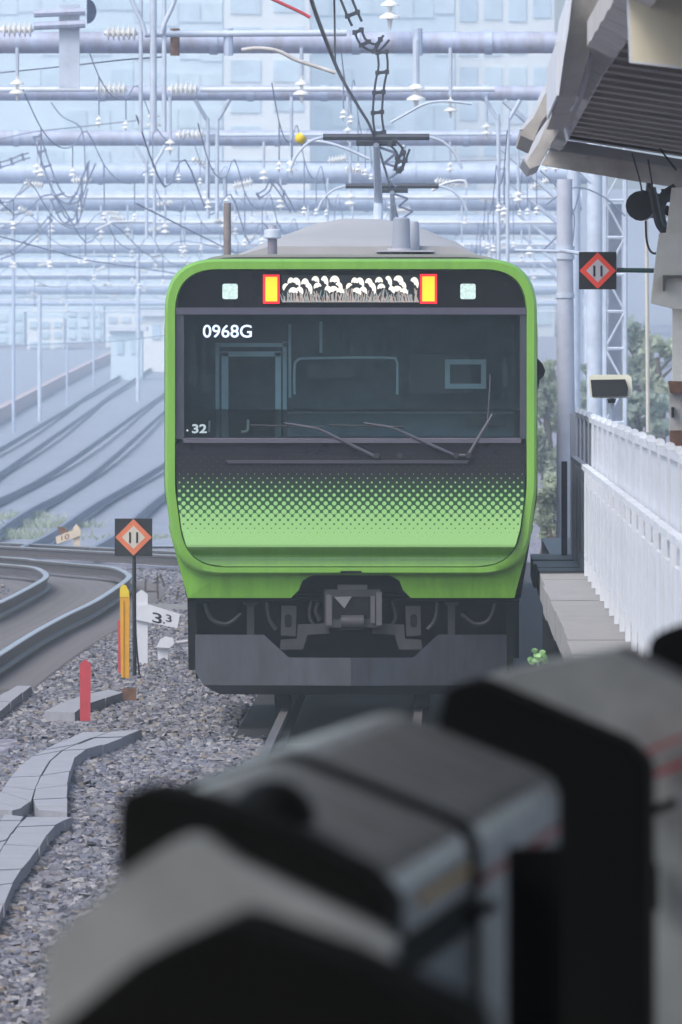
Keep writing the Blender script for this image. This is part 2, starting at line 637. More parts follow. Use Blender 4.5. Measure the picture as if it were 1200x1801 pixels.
def glass_material(name, tint, refl, tr):
    m = bpy.data.materials.new(name)
    m.use_nodes = True
    n, L = m.node_tree.nodes, m.node_tree.links
    n.clear()
    o = n.new('ShaderNodeOutputMaterial')
    t = n.new('ShaderNodeBsdfTransparent')
    t.inputs[0].default_value = (*tr, 1)
    gl = n.new('ShaderNodeBsdfGlossy')
    gl.inputs['Color'].default_value = (*tint, 1)
    gl.inputs['Roughness'].default_value = 0.06
    mx = n.new('ShaderNodeMixShader')
    lw = n.new('ShaderNodeFresnel')
    lw.inputs[0].default_value = refl
    L.new(lw.outputs[0], mx.inputs[0])
    L.new(t.outputs[0], mx.inputs[1])
    L.new(gl.outputs[0], mx.inputs[2])
    # rain film: faint vertical water streaks that scatter a little light
    tc = n.new('ShaderNodeTexCoord')
    mp = n.new('ShaderNodeMapping')
    mp.inputs['Scale'].default_value = (40, 1, 3.0)
    L.new(tc.outputs['Object'], mp.inputs[0])
    nz = n.new('ShaderNodeTexNoise')
    nz.inputs['Scale'].default_value = 1.0
    nz.inputs['Detail'].default_value = 4
    L.new(mp.outputs[0], nz.inputs['Vector'])
    mr = n.new('ShaderNodeMapRange')
    mr.inputs['From Min'].default_value = 0.38
    mr.inputs['From Max'].default_value = 0.75
    mr.inputs['To Min'].default_value = 0.005
    mr.inputs['To Max'].default_value = 0.022
    L.new(nz.outputs['Fac'], mr.inputs['Value'])
    df = n.new('ShaderNodeBsdfDiffuse')
    df.inputs[0].default_value = (0.45, 0.55, 0.62, 1)
    mx2 = n.new('ShaderNodeMixShader')
    L.new(mr.outputs[0], mx2.inputs[0])
    L.new(mx.outputs[0], mx2.inputs[1])
    L.new(df.outputs[0], mx2.inputs[2])
    L.new(mx2.outputs[0], o.inputs[0])
    return m


M_glass = glass_material('windscreen_glass', (0.9, 0.95, 1.0), 1.45, (0.84, 0.92, 0.95))
gm = MB()
gm.prism([T(324, 553, 0.06), T(915, 553, 0.06), T(915, 772, 0.06), T(324, 772, 0.06)], [T(324, 553, 0.07), T(915, 553, 0.07), T(915, 772, 0.07), T(324, 772, 0.07)])
gm.build('windscreen', M_glass, train)
# sill, wiper shelf
MB().prism([T(322, 772, 0.0), T(917, 772, 0.0), T(917, 779, 0.0), T(322, 779, 0.0)], [T(322, 770, 0.07), T(917, 770, 0.07), T(917, 779, 0.07), T(322, 779, 0.07)]).build('window_sill', mat('sill_violet', (0.1, 0.088, 0.12), 0.4, var=0.05), train)
strip([(779, 0.025), (800, 0.03)], 2).build('wiper_shelf', mat('shelf_dark', (0.022, 0.02, 0.028), 0.3, var=0.08, spec=0.2), train)
MB().prism([T(398, 809, 0.005), T(826, 809, 0.005), T(822, 815, 0.005), T(402, 815, 0.005)], [T(398, 809, 0.05), T(826, 809, 0.05), T(822, 815, 0.05), T(402, 815, 0.05)]).build('drip_rail', mat('drip_rail_grey', (0.05, 0.047, 0.06), 0.4, var=0.05), train)


def halftone_material():
    """print: dots that grow from black to light green"""
    m = bpy.data.materials.new('halftone_print')
    m.use_nodes = True
    n, L = m.node_tree.nodes, m.node_tree.links
    b = n['Principled BSDF']
    b.inputs['Roughness'].default_value = 0.4
    b.inputs['Specular IOR Level'].default_value = 0.18
    tc = n.new('ShaderNodeTexCoord')
    sp = n.new('ShaderNodeSeparateXYZ')
    L.new(tc.outputs['Object'], sp.inputs[0])

    def M(op, a, bb=None):
        q = n.new('ShaderNodeMath')
        q.operation = op
        for i, x in enumerate((a, bb)):
            if x is None:
                continue
            if isinstance(x, (int, float)):
                q.inputs[i].default_value = x
            else:
                L.new(x, q.inputs[i])
        return q.outputs[0]

    a = 14.7 / S
    u = M('DIVIDE', sp.outputs['X'], a)
    v = M('DIVIDE', sp.outputs['Z'], a)
    p, q = M('ADD', u, v), M('SUBTRACT', u, v)
    fp = M('SUBTRACT', p, M('ROUND', p))
    fq = M('SUBTRACT', q, M('ROUND', q))
    r = M('SQRT', M('ADD', M('MULTIPLY', fp, fp), M('MULTIPLY', fq, fq)))
    ztop, zbot = CAM_H + (VV - 826) / S, CAM_H + (VV - 952) / S
    mr = n.new('ShaderNodeMapRange')
    mr.inputs['From Min'].default_value = ztop
    mr.inputs['From Max'].default_value = zbot
    mr.inputs['To Min'].default_value = 0.02
    mr.inputs['To Max'].default_value = 0.74
    L.new(sp.outputs['Z'], mr.inputs['Value'])
    R = mr.outputs[0]
    k = M('DIVIDE', M('SUBTRACT', R, r), 0.07)
    kk = n.new('ShaderNodeClamp')
    L.new(M('ADD', k, 0.5), kk.inputs[0])
    dk = n.new('ShaderNodeMapRange')
    dk.inputs['From Min'].default_value = CAM_H + (VV - 835) / S
    dk.inputs['From Max'].default_value = CAM_H + (VV - 905) / S
    L.new(sp.outputs['Z'], dk.inputs['Value'])
    base = n.new('ShaderNodeMix')
    base.data_type = 'RGBA'
    L.new(dk.outputs[0], base.inputs[0])
    base.inputs[6].default_value = (0.012, 0.011, 0.015, 1)
    base.inputs[7].default_value = (0.02, 0.1, 0.03, 1)
    mx = n.new('ShaderNodeMix')
    mx.data_type = 'RGBA'
    L.new(kk.outputs[0], mx.inputs[0])
    L.new(base.outputs[2], mx.inputs[6])
    mx.inputs[7].default_value = (0.29, 0.54, 0.19, 1)
    L.new(mx.outputs[2], b.inputs['Base Color'])
    return m


dp = strip([(800, 0.03), (820, 0.02), (880, -0.02), (930, -0.05), (958, -0.07), (962, -0.068)], 2)
dp.build('dotted_panel', halftone_material(), train)
strip([(962, -0.068), (966, -0.05), (976, 0.04)], 2).build('panel_underside', M_green, train)
strip([(976, 0.04), (980, 0.045), (986, 0.04), (992, 0.03), (996.0, 0.02)], 2).build('chin_panel', M_green, train)

# apron below the mask, with the opening for the coupler
ap_l = [(296, 925), (330, 1052), (512, 1052), (526, 1038), (532, 1022), (545, 1014), (560, 1010), (617, 1006), (617, 985), (420, 985), (330, 940)]
ap_r = [(1235 - u, v) for u, v in ap_l]
for poly in (ap_l, ap_r):
    fr = [T(u, v, 0.05 + max(0, (v - 985)) * 0.0011) for u, v in poly]
    MB().prism(fr, [p + Vector((0, 0.5, 0)) for p in fr]).build('apron', M_apron, train)
MB().plate([(599, 1004), (636, 1004), (636, 1008), (599, 1008)], TD - 0.012, 0.03).build('latch_slot', M_dark, train)

# car bodies
BODY = [(289, 452, 128), (946, 452, 128), (946, 870, 200), (916, 1056, 10), (329, 1056, 10), (289, 870, 200)]
body = round_poly(BODY, 10)
mb = MB()
mb.loops([tloop(body, 0.17), tloop(body, 19.5)], False, True)
b1 = mb.build('car_body', M_steel, train, smooth=40)
for k in range(1, 6):
    o = b1.copy()
    COL.objects.link(o)
    o.parent = train
    o.location = (0, 20.0 * k, 0)
# roof line over the mask, the sloped fairing and the cooling unit
roof_edge = round_poly([(297, 447, 120), (938, 447, 120), (938, 720, 0), (297, 720, 0)], 10)
roof_in = round_poly([(306, 462, 110), (929, 462, 110), (929, 720, 0), (306, 720, 0)], 10)
MB().loops([tloop(roof_in, 0.2), tloop(roof_edge, 0.19), tloop(roof_edge, 19.4)], False, True).build('roof_edge', M_roof, train, smooth=40)
lo_prof = [(398, 452), (470, 424), (490, 415), (740, 412), (775, 418), (852, 452)]
hi_prof = [(404, 452), (474, 420), (548, 388), (600, 378), (676, 380), (738, 394), (800, 421), (848, 452)]
fz = [(404, 452, 1.2), (848, 452, 1.2)]
MB().loops([[T(u, max(v, 432), 1.0) for u, v in hi_prof], [T(u, max(v, 413), 2.0) for u, v in hi_prof], [T(u, v, 4.2) for u, v in hi_prof], [T(u, v - 3, 9.0) for u, v in hi_prof]], True, True).build('roof_fairing', M_roof, train, smooth=25)
# roof aerials
ae = MB()
ae.tube([T(704, 446, 0.7), T(704, 436, 0.7)], [0.11, 0.1], 16)
ae.build('aerial_base', M_signgrey, train, smooth=40)
MB().tube([T(706, 440, 0.7), T(706, 384, 0.7), T(706, 381, 0.7)], [0.075, 0.066, 0.05], 20).build('aerial', mat('aerial_grey', (0.3, 0.33, 0.4), 0.5, var=0.06), train, smooth=40)
MB().tube([T(728, 440, 0.95), T(728, 391, 0.95), T(728, 388, 0.95)], [0.048, 0.042, 0.03], 16).build('aerial', MATS['aerial_grey'], train, smooth=40)
MB().box(T(712, 441, 0.75), (0.46, 0.5, 0.012)).build('aerial_plate', M_signgrey, train)
MB().tube([T(478.5, 448, 0.6), T(478.5, 417, 0.6)], 0.038, 12).build('vent_pipe', mat('vent_violet', (0.2, 0.19, 0.24), 0.5, var=0.06), train, smooth=40)
MB().tube([T(478.5, 419, 0.6), T(478.5, 417, 0.6), T(478.5, 404, 0.6), T(478.5, 402, 0.6)], [0.05, 0.07, 0.066, 0.04], 16).build('vent_cap', M_paleframe, train, smooth=40)
MB().tube([T(478.5, 403, 0.6), T(478.5, 395, 0.6)], 0.03, 10).build('vent_tip', M_signgrey, train, smooth=40)

# lamps, destination screen
def rect_frame(u0, v0, u1, v1, t, y, th, name, m, parent):
    mb = MB()
    for a, b, c, d in ((u0, v0, u1, v0 + t), (u0, v1 - t, u1, v1), (u0, v0 + t, u0 + t, v1 - t), (u1 - t, v0 + t, u1, v1 - t)):
        f = [T(a, b, y), T(c, b, y), T(c, d, y), T(a, d, y)]
        mb.prism(f, [p + Vector((0, th, 0)) for p in f])
    return mb.build(name, m, parent)


def rect(u0, v0, u1, v1, y, th, name, m, parent):
    f = [T(u0, v0, y), T(u1, v0, y), T(u1, v1, y), T(u0, v1, y)]
    return MB().prism(f, [p + Vector((0, th, 0)) for p in f]).build(name, m, parent)


M_tail = mat('tail_lamp_glow', (0.9, 0.5, 0.02), 0.4, var=0, emis=(1.0, 0.46, 0.012), estr=0.72)
M_tailred = mat('tail_lamp_red', (0.7, 0.01, 0.03), 0.4, var=0, emis=(1.0, 0.012, 0.02), estr=0.75)
M_head = mat('head_lamp', (0.5, 0.62, 0.58), 0.2, var=0.25, scale=40, emis=(0.5, 0.68, 0.62), estr=0.42)
for u0, u1, v0, v1 in ((463, 492, 483, 534), (739, 769, 482, 534)):
    o = rect(u0, v0, u1, v1, 0.055, 0.02, 'tail_lamp', M_tailred, train)
    rect(u0 + 4, v0 + 4, u1 - 4, v1 - 4, 0.05, 0.012, 'lamp_lens', M_tail, o)
for u in (405.5, 824):
    f = [T(a, b, 0.05) for a, b in round_poly([(u - 14, 499, 4), (u + 13, 499, 4), (u + 13, 526, 4), (u - 14, 526, 4)], 4)]
    MB().prism(f, [p + Vector((0, 0.03, 0)) for p in f]).build('head_lamp', M_head, train)
scr = rect(496, 484, 738, 533, 0.058, 0.02, 'destination_screen', mat('screen_dark', (0.012, 0.015, 0.02), 0.3, var=0), train)
M_led_w = mat('led_white', (0.6, 0.58, 0.5), 0.5, var=0, emis=(0.8, 0.76, 0.66), estr=0.62)
M_led_b = mat('led_brown', (0.3, 0.25, 0.22), 0.5, var=0.3, scale=60, emis=(0.34, 0.27, 0.24), estr=0.55)
M_led_g = mat('led_grey', (0.2, 0.25, 0.25), 0.5, var=0.3, scale=60, emis=(0.15, 0.2, 0.2), estr=0.5)


def petal(mb, cu, cv, w, h, turn, tilt=0.0):
    """curved petal on the screen"""
    a, b = [], []
    for i in range(9):
        t = i / 8
        ang = math.radians(200 - 190 * t) * turn + (0 if turn > 0 else math.pi)
        x0, y0 = math.cos(ang), math.sin(ang)
        x = x0 * math.cos(tilt) - y0 * math.sin(tilt)
        y = x0 * math.sin(tilt) + y0 * math.cos(tilt)
        th = 0.2 + 0.75 * math.sin(math.pi * t) ** 0.8
        a.append((cu + x * w, cv - y * h))
        b.append((cu + x * w * (1 - th), cv - y * h * (1 - th) + h * 0.25 * th))
    poly = a + b[::-1]
    mb.add([T(u, v, 0.054) for u, v in poly], [(i, i + 1, len(poly) - 2 - i, len(poly) - 1 - i) for i in range(8)])


st, pt, sg = MB(), MB(), MB()
for i in range(150):
    u = 498 + (736 - 498) * i / 149
    h = random.uniform(9, 25)
    k = random.uniform(-7, 7)
    q = random.uniform(0.7, 1.5)
    f = [T(u - q, 531.5, 0.0568 - 0.00003 * (i % 5)), T(u + q, 531.5, 0.0568 - 0.00003 * (i % 5)), T(u + q * 0.6 + k, 531.5 - h, 0.0568 - 0.00003 * (i % 5)), T(u - q * 0.6 + k, 531.5 - h, 0.0568 - 0.00003 * (i % 5))]
    (st if i % 3 else sg).add(f, [(0, 1, 2, 3)])
for s0 in (0, 112):
    for du, dv, w_, h_, tl in [(4, 504, 6, 7, 0.6), (13, 496, 6, 9, -0.2), (22, 500, 8, 11, -0.7), (17, 514, 8, 9, -0.5), (28, 512, 7, 9, -0.9), (38, 499, 7, 10, -0.5), (44, 509, 7, 12, -1.1), (56, 495, 7, 9, -0.3), (60, 506, 7, 8, 0.1), (72, 498, 7, 12, -1.0), (78, 511, 6, 9, -0.6), (90, 495, 9, 11, -0.4), (97, 505, 7, 9, -0.8), (88, 511, 9, 9, -0.1), (100, 514, 7, 8, -0.4)]:
        petal(pt, 499 + du + s0, dv + random.uniform(-1.5, 1.5), w_, h_, 1, tl + random.uniform(-0.25, 0.25))
petal(pt, 729, 499, 8, 12, 1, -0.9)
st.build('stem_print', M_led_b, scr)
sg.build('leaf_print', M_led_g, scr)
pt.build('petal_print', M_led_w, scr)
M_num = mat('led_number', (0.5, 0.6, 0.75), 0.5, var=0, emis=(0.6, 0.75, 0.95), estr=0.7)
writing('0968G', 357, 571, 443, 594, TD + 0.055, M_num, train, 'train_number', 0.012)
writing('32', 338, 746, 364, 762, TD + 0.055, mat('print_pale', (0.5, 0.6, 0.6), 0.6, var=0), train, 'set_number', 0.03)

# driver's cab behind the windscreen
cab = MB()
cab.add([T(312, 540, 0.2), T(925, 540, 0.2), T(925, 800, 0.2), T(312, 800, 0.2), T(312, 540, 1.7), T(925, 540, 1.7), T(925, 800, 1.7), T(312, 800, 1.7)], [(4, 5, 6, 7), (0, 4, 7, 3), (1, 2, 6, 5), (0, 1, 5, 4), (3, 7, 6, 2)])
cb = cab.build('cab_interior', M_cabwall, train)
for i, (u0, v0, u1, v1, y, m) in enumerate([
        (377, 606, 384, 770, 1.0, M_teal), (388, 620, 400, 770, 0.95, M_teal), (483, 620, 493, 770, 0.95, M_teal), (496, 600, 503, 770, 1.0, M_teal),
        (377, 603, 503, 610, 1.0, M_teal), (388, 618, 493, 627, 0.95, M_teal), (506, 570, 511, 700, 1.05, M_teal), (561, 565, 566, 620, 1.05, M_teal),
        (505, 724, 905, 728, 0.5, M_teal), (505, 728, 905, 768, 0.55, mat('desk_teal', (0.2, 0.28, 0.32), 0.5, var=0.1)),
        (720, 622, 830, 692, 1.1, mat('cabinet_dark', (0.1, 0.115, 0.12), 0.6, var=0.1)), (350, 655, 375, 690, 1.1, mat('box_dim', (0.2, 0.24, 0.24), 0.6, var=0.2)),
        (540, 640, 620, 665, 1.3, MATS['box_dim']), (820, 735, 890, 750, 0.45, mat('panel_olive', (0.1, 0.11, 0.09), 0.6, var=0.1)), (330, 640, 345, 680, 1.1, MATS['box_dim']),
        (885, 640, 895, 680, 0.9, MATS['box_dim']), (405, 632, 480, 640, 1.2, MATS['box_dim'])]):
    rect(u0, v0, u1, v1, y, 0.05, 'cab_fitting', m, cb)
rect_frame(783, 632, 856, 684, 9, 1.05, 0.04, 'cab_window_frame', M_teal, cb)
hl = MB().tube(smooth_line([T(517, 694, 0.9), T(517, 650, 0.9), T(522, 634, 0.9), T(545, 630, 0.9), T(680, 629, 0.9), T(697, 634, 0.9), T(699, 650, 0.9), T(699, 694, 0.9)], 4), 0.011, 8)
hl.build('grab_rail', M_teal, cb, smooth=60)
MB().tube(smooth_line([T(424, 760, 0.35), T(434, 758, 0.35), T(436, 750, 0.35), T(436, 738, 0.35)], 4), 0.012, 8).build('hand_lever', mat('lever_cream', (0.6, 0.62, 0.5), 0.5, var=0.05), cb, smooth=60)
MB().tube(smooth_line([T(367, 760, 0.35), T(368, 740, 0.35)], 2), 0.009, 8).build('hand_lever', MATS['lever_cream'], cb)
MB().tube([T(330, 757, 0.035), T(330, 757, 0.06)], 0.008, 8).build('marker_stud', M_insul, train)
# wipers
M_wiper = mat('wiper_grey', (0.075, 0.072, 0.09), 0.4, var=0.08)
for pts in ([(660, 803), (560, 754), (500, 744)], [(800, 801), (690, 752), (640, 744)]):
    o = MB().tube([T(u, v, 0.0) for u, v in pts], [0.014, 0.012, 0.008], 8).build('wiper_arm', M_wiper, train)
    (a, b) = pts[2]
    MB().tube([T(a - 60, b + 4, 0.0), T(a + 70, b + 7, 0.0)], 0.007, 6).build('wiper_blade', M_rubber, o)
o = MB().tube([T(824, 800, 0.0), T(863, 735, 0.005), T(866, 728, 0.01)], [0.014, 0.01, 0.007], 8).build('wiper_arm', M_wiper, train)
MB().tube([T(858, 745, 0.01), T(863, 660, 0.03)], 0.005, 6).build('wiper_blade', MATS['wiper_grey'], o)
for u in (663, 704, 803, 824):
    MB().tube([T(u, 801, -0.02), T(u, 801, 0.04)], 0.024, 12).build('wiper_pivot', M_rubber, train)
MB().tube([T(800, 801, -0.005), T(826, 801, -0.005)], 0.013, 8).build('wiper_link', M_wiper, train)
# mirror and the hand rails by the corners
MB().prism([T(u, v, 0.3) for u, v in ((946, 630), (955, 640), (960, 652), (957, 662), (950, 668), (947, 688), (946, 670))], [T(u, v, 0.42) for u, v in ((946, 630), (955, 640), (960, 652), (957, 662), (950, 668), (947, 688), (946, 670))]).build('side_mirror', M_dark, train)

# underframe
rect(330, 1050, 914, 1160, 0.9, 0.2, 'equipment_wall', M_dark, train)
rect(330, 1050, 914, 1060, 0.3, 0.7, 'underframe_beam', M_dark, train)
sk = [(343, 1117), (464, 1117), (508, 1157), (617.5, 1157), (617.5, 1206), (357, 1206), (343, 1182)]
sk_low = [(357, 1206), (617.5, 1206), (617.5, 1223), (386, 1223)]


def sy(u):
    return 0.32 - 0.32 * (1 - abs(u - 617.5) / 275.0) ** 1.0


for mir in (0, 1):
    q = (lambda u: 1235 - u) if mir else (lambda u: u)
    f = [T(q(u), v, sy(u) + 0.02) for u, v in sk]
    bk = [p + Vector((0, 0.03, 0)) for p in f]
    s_ = MB().prism(f, bk).build('skirt', M_skirt, train)
    f = [T(q(u), v, sy(u) + 0.02 + max(0, v - 1206) * 0.012) for u, v in sk_low]
    MB().prism(f, [p + Vector((0, 0.03, 0)) for p in f]).build('skirt_lower_lip', mat('skirt_lip_dark', (0.05, 0.05, 0.055), 0.6, var=0.15), s_)
    f = [T(q(a), b, 0.36) for a, b in ((329, 1053), (345, 1053), (345, 1180), (331, 1180))]
    MB().prism(f, [p + Vector((0, 0.5, 0)) for p in f]).build('corner_step', M_dark, train)
    f = [T(q(a), b, 0.3) for a, b in ((434, 1062), (447, 1062), (447, 1118), (434, 1118))]
    MB().prism(f, [p + Vector((0, 0.06, 0)) for p in f]).build('skirt_strut', M_under, train)
    f = [T(q(a), b, 0.3) for a, b in ((424, 1058), (456, 1058), (450, 1066), (430, 1066))]
    MB().prism(f, [p + Vector((0, 0.08, 0)) for p in f]).build('strut_flange', M_under, train)
    f = [T(q(a), b, 0.22) for a, b in ((495, 1066), (522, 1066), (520, 1120), (494, 1118))]
    bf = MB().prism(f, [p + Vector((0, 0.1, 0)) for p in f]).build('buffer_bracket', M_under, train)
    f = [T(q(a), b, 0.212) for a, b in round_poly([(501, 1081, 6), (513, 1081, 6), (513, 1104, 6), (501, 1104, 6)], 4)]
    MB().prism(f, [p + Vector((0, 0.02, 0)) for p in f]).build('bracket_hole', M_dark, bf)
    f = [T(q(a), b, 0.2) for a, b in ((524, 1099), (580, 1097), (580, 1115), (541, 1117), (533, 1143), (492, 1143), (494, 1126), (522, 1124))]
    MB().prism(f, [p + Vector((0, 0.08, 0)) for p in f]).build('lower_bracket', M_under, train)
# coupler
cp = rect(571, 1037, 669, 1104, 0.1, 0.35, 'coupler_head', M_under, train)
rect(586, 1050, 652, 1088, 0.092, 0.02, 'coupler_throat', M_dark, cp)
MB().plate([(588, 1050), (619, 1049), (606, 1070)], TD + 0.08, 0.015).build('coupler_pin', mat('coupler_bright', (0.22, 0.22, 0.23), 0.4, 0.4, var=0.1), cp)
rect(652, 1049, 660, 1096, 0.08, 0.03, 'coupler_lug', mat('lug_grey', (0.1, 0.095, 0.1), 0.5, var=0.1), cp)
rect(662, 1042, 672, 1100, 0.085, 0.03, 'coupler_lug', MATS['lug_grey'], cp)
rect(574, 1046, 584, 1100, 0.085, 0.03, 'coupler_lug', MATS['lug_grey'], cp)
MB().tube([T(600, 1095, 0.08), T(640, 1095, 0.08)], 0.06, 12).build('coupler_jaw', M_under, cp, smooth=40)
for pts in ([(548, 1058), (545, 1085), (556, 1104), (572, 1100)], [(690, 1058), (696, 1088), (684, 1106), (668, 1102)], [(470, 1060), (474, 1090), (486, 1108)], [(770, 1060), (766, 1090), (752, 1108)], [(560, 1060), (556, 1075), (562, 1092)], [(360, 1062), (372, 1090), (400, 1098), (424, 1080)], [(872, 1062), (860, 1092), (836, 1098), (812, 1080)]):
    MB().tube(smooth_line([T(u, v, 0.24) for u, v in pts], 5), 0.018, 8).build('air_hose', mat('hose_grey', (0.022, 0.021, 0.023), 0.5, var=0.15), train, smooth=60)
rect(594, 1029, 646, 1040, 0.12, 0.3, 'coupler_cap', MATS['lug_grey'], cp)
# bogie
for y in (2.2, 4.3):
    ax = MB().tube([T(617.5 - 0.72 * S, 1155, y), T(617.5 + 0.72 * S, 1155, y)], 0.07, 10).build('axle', M_dark, train)
    for s_ in (-1, 1):
        c = Vector((TX + s_ * 0.56, TD + y, 0.43))
        MB().tube([c + Vector((-0.06, 0, 0)), c + Vector((0.06, 0, 0))], 0.43, 28).build('wheel', M_dark, ax, smooth=40)

    MB().box((TX, TD + y, 0.55), (2.3, 0.5, 0.35)).build('axle_box_beam', M_dark, train)
MB().box((TX, TD + 3.2, 0.62), (2.2, 3.4, 0.4)).build('bogie_frame', M_dark, train)
MB().box((TX, TD + 12.0, 0.6), (2.6, 12.0, 0.85)).build('underfloor_blocker', M_dark, train)  # unseen box added to block light under the car
MB().box((TX, TD + 1.3, 0.5), (1.9, 0.25, 0.5)).build('pilot_beam', M_dark, train)
# pantographs further back on the roof
def pantograph(px, vy, d, w_m):
    z = CAM_H + (VV - vy) * d / F
    x = (px - VU) * d / F
    root = MB()
    rz = 3.62
    root.box((x, d, rz + 0.25), (1.1, 1.2, 0.06))
    base = root.build('pantograph', M_wire, train)
    for sx in (-0.45, 0.45):
        MB().tube([(x + sx, d - 0.5, rz + 0.02), (x + sx, d - 0.5, rz + 0.24)], [0.08, 0.05], 10).build('roof_insulator', M_insul, base)
    MB().tube([(x, d - 0.1, rz + 0.28), (x + 0.02, d + 0.6, rz + 0.75), (x + 0.0, d - 0.1, z - 0.08)], [0.06, 0.045, 0.03], 8).build('pantograph_arm', M_paleframe, base)
    hw = w_m / 2
    for dy in (-0.15, 0.15):
        MB().tube([(x - hw * 0.62, d + dy, z), (x + hw * 0.62, d + dy, z)], 0.032, 8).build('contact_strip', M_wire, base)
    for s_ in (-1, 1):
        MB().tube(smooth_line([Vector((x + s_ * hw * 0.62, d, z)), Vector((x + s_ * hw * 0.78, d, z - 0.05)), Vector((x + s_ * hw * 0.92, d, z - 0.17)), Vector((x + s_ * hw, d, z - 0.32))], 4), 0.014, 6).build('pan_horn', M_paleframe, base)
    MB().tube([(x - 0.2, d, z - 0.06), (x + 0.2, d, z - 0.06)], 0.03, 6).build('head_spring', M_wire, base)
    lk = [(0.02, -0.1), (0.2, -0.16), (0.08, -0.26), (0.26, -0.32), (0.12, -0.42), (0.2, -0.5)]
    for (xa, za), (xb, zb) in zip(lk[:-1], lk[1:]):
        MB().tube([(x + xa, d, z + za), (x + xb, d, z + zb)], 0.013, 6).build('linkage', M_wire2, base)


pantograph(662, 241, 215.0, 1.72)
pantograph(690, 327, 272.0, 1.9)

# ------------------------------------------------------------------ platform, slab, fences
pf = MB()
rows = []
for d in [-12, 0, 10, 20, 30, 40, 50, 60, 70, 80, 96]:
    e = edge_x(d)
    rows.append([(e + 0.35, d, GZ), (e + 0.35, d, 0.85), (e, d, 0.85), (e, d, 1.1), (9.0, d, 1.1), (9.0, d, GZ)])
pf.grid(rows)
tag(pf.build('platform', M_platform, origin=(1, 0, GZ)), kind='structure')
pe = MB()
pe.box((1.16, 155.5, 0.35), (0.4, 119, 1.2))
walk = pe.build('platform_end', mat('dark_masonry', (0.05, 0.05, 0.055), 0.8, var=0.2), origin=(1.0, 150, GZ))
tag(walk, kind='structure')
d = 96.3
while d < 186:
    L = random.uniform(4.6, 6.2)
    if d > 170:
        L = random.uniform(2.6, 3.6)
    L = min(L, 187.5 - d)
    x0 = 0.73 + random.uniform(-0.012, 0.012)
    MB().box(((x0 + 1.42) / 2, d + L / 2, 1.0 + random.uniform(-0.006, 0.006)), (1.42 - x0, L - 0.12, 0.2)).build('slab', M_conc if d < 171 else M_conc_d, walk)
    d += L
MB().box((1.2, 201.5, 0.9), (0.5, 28, 0.2)).build('slab', M_conc_d, walk)


def fence(name_label, X, z0, ztop, dlist, open_top, open_bot, cap, pw=0.03):
    root = thing('platform_fence', name_label, 'fence', (X, dlist[0], z0))
    post_me = None
    for k, d in enumerate(dlist):
        if post_me is None:
            mb = MB().box((0, 0, (ztop - z0) / 2), (pw, 0.3, ztop - z0))
            post_me = mb.mesh('post', M_white, (0, 0, 0))
            if cap:
                cap_me = MB().tube([(0, -0.26, 0), (0, 0.26, 0)], 0.026, 10).mesh('post_cap', M_white, (0, 0, 0), smooth=60)
        po = part_shared('post', post_me, root, (X, d, z0))
        if cap:
            part_shared('post_cap', cap_me, po, (X, d, ztop + 0.01)).location = (0, 0, ztop - z0 + 0.01)
    for a, b in zip(dlist[:-1], dlist[1:]):
        L = abs(b - a) - 0.42
        MB().box((X + 0.012, (a + b) / 2, (z0 + open_bot + ztop - open_top) / 2), (0.025, L, ztop - open_top - z0 - open_bot)).build('panel', M_white, root)
        MB().box((X + 0.005, (a + b) / 2, ztop - 0.022), (0.05, L, 0.04)).build('top_rail', M_white, root)
    return root


dl = [185 - 4.3 * k for k in range(0, 25)]
fence('white panelled fence with square openings beside the concrete walkway', 1.09, 1.1, 1.965, dl, 0.16, 0.13, False)
dl2 = [188 - 5.2 * k for k in range(0, 22)]
fence('taller white fence with rounded post caps behind the walkway fence', 1.145, 1.0, 2.338, dl2, 0.05, 0.1, True, 0.03)
# end posts
o = MB().box((1.02, 186.2, 1.5), (0.05, 0.3, 0.82)).build('end_post', mat('end_post_dark', (0.05, 0.05, 0.06), 0.6, var=0.1))
tag(o, 'dark end post closing the white walkway fence', 'post')
o = MB().box((1.12, 189.5, 1.65), (0.06, 0.3, 1.34)).build('end_post', mat('end_post_grey', (0.4, 0.41, 0.45), 0.6, var=0.1))
tag(o, 'grey end post closing the taller capped fence', 'post')

# ------------------------------------------------------------------ canopy over the platform
can = thing('platform_canopy', 'grey ribbed platform canopy with pale gutter along its edge', 'canopy', (3.0, 60, 1.1))
M_can_top = mat('canopy_sheet', (0.2, 0.19, 0.18), 0.7, var=0.1)


def can_edge(d):
    return 0.62 + max(0, 110 - d) * 0.002 if d > 60 else 0.72 - min(60 - d, 22) * 0.115  # near the camera the unseen edge is stretched out to shade the gates


rows = []
cd = [-14, 0, 15, 30, 45, 60, 75, 90, 105, 120, 135, 150]
for d in cd:
    e = can_edge(d) + 0.17
    w3, w4 = (6.5, 9.3) if d < 88 else (4.0, 4.6)
    if d > 110:
        w3, w4 = 1.95, 2.0  # roof cut narrow out of view to let light reach the column
    m_ = min(3.6, w3 - 0.1)
    rows.append([(e, d, 4.42), (e + 1.0, d, 4.27), (m_, d, 4.27 - (m_ - e - 1.0) * 0.155), (w3, d, 4.0 + abs(w3 - 3.6) * 0.11), (w4, d, 4.0 + abs(w4 - 3.6) * 0.11)])
top = [[(p[0], p[1], p[2] + 0.12) for p in r] for r in rows]
mb = MB()
mb.grid(rows)
mb.grid(top)
for r0, r1 in ((0, 0), (-1, -1)):
    mb.grid([rows[r0], top[r0]])
mb.build('roof_sheet', M_can_top, can)
k = 0
d = 98.0
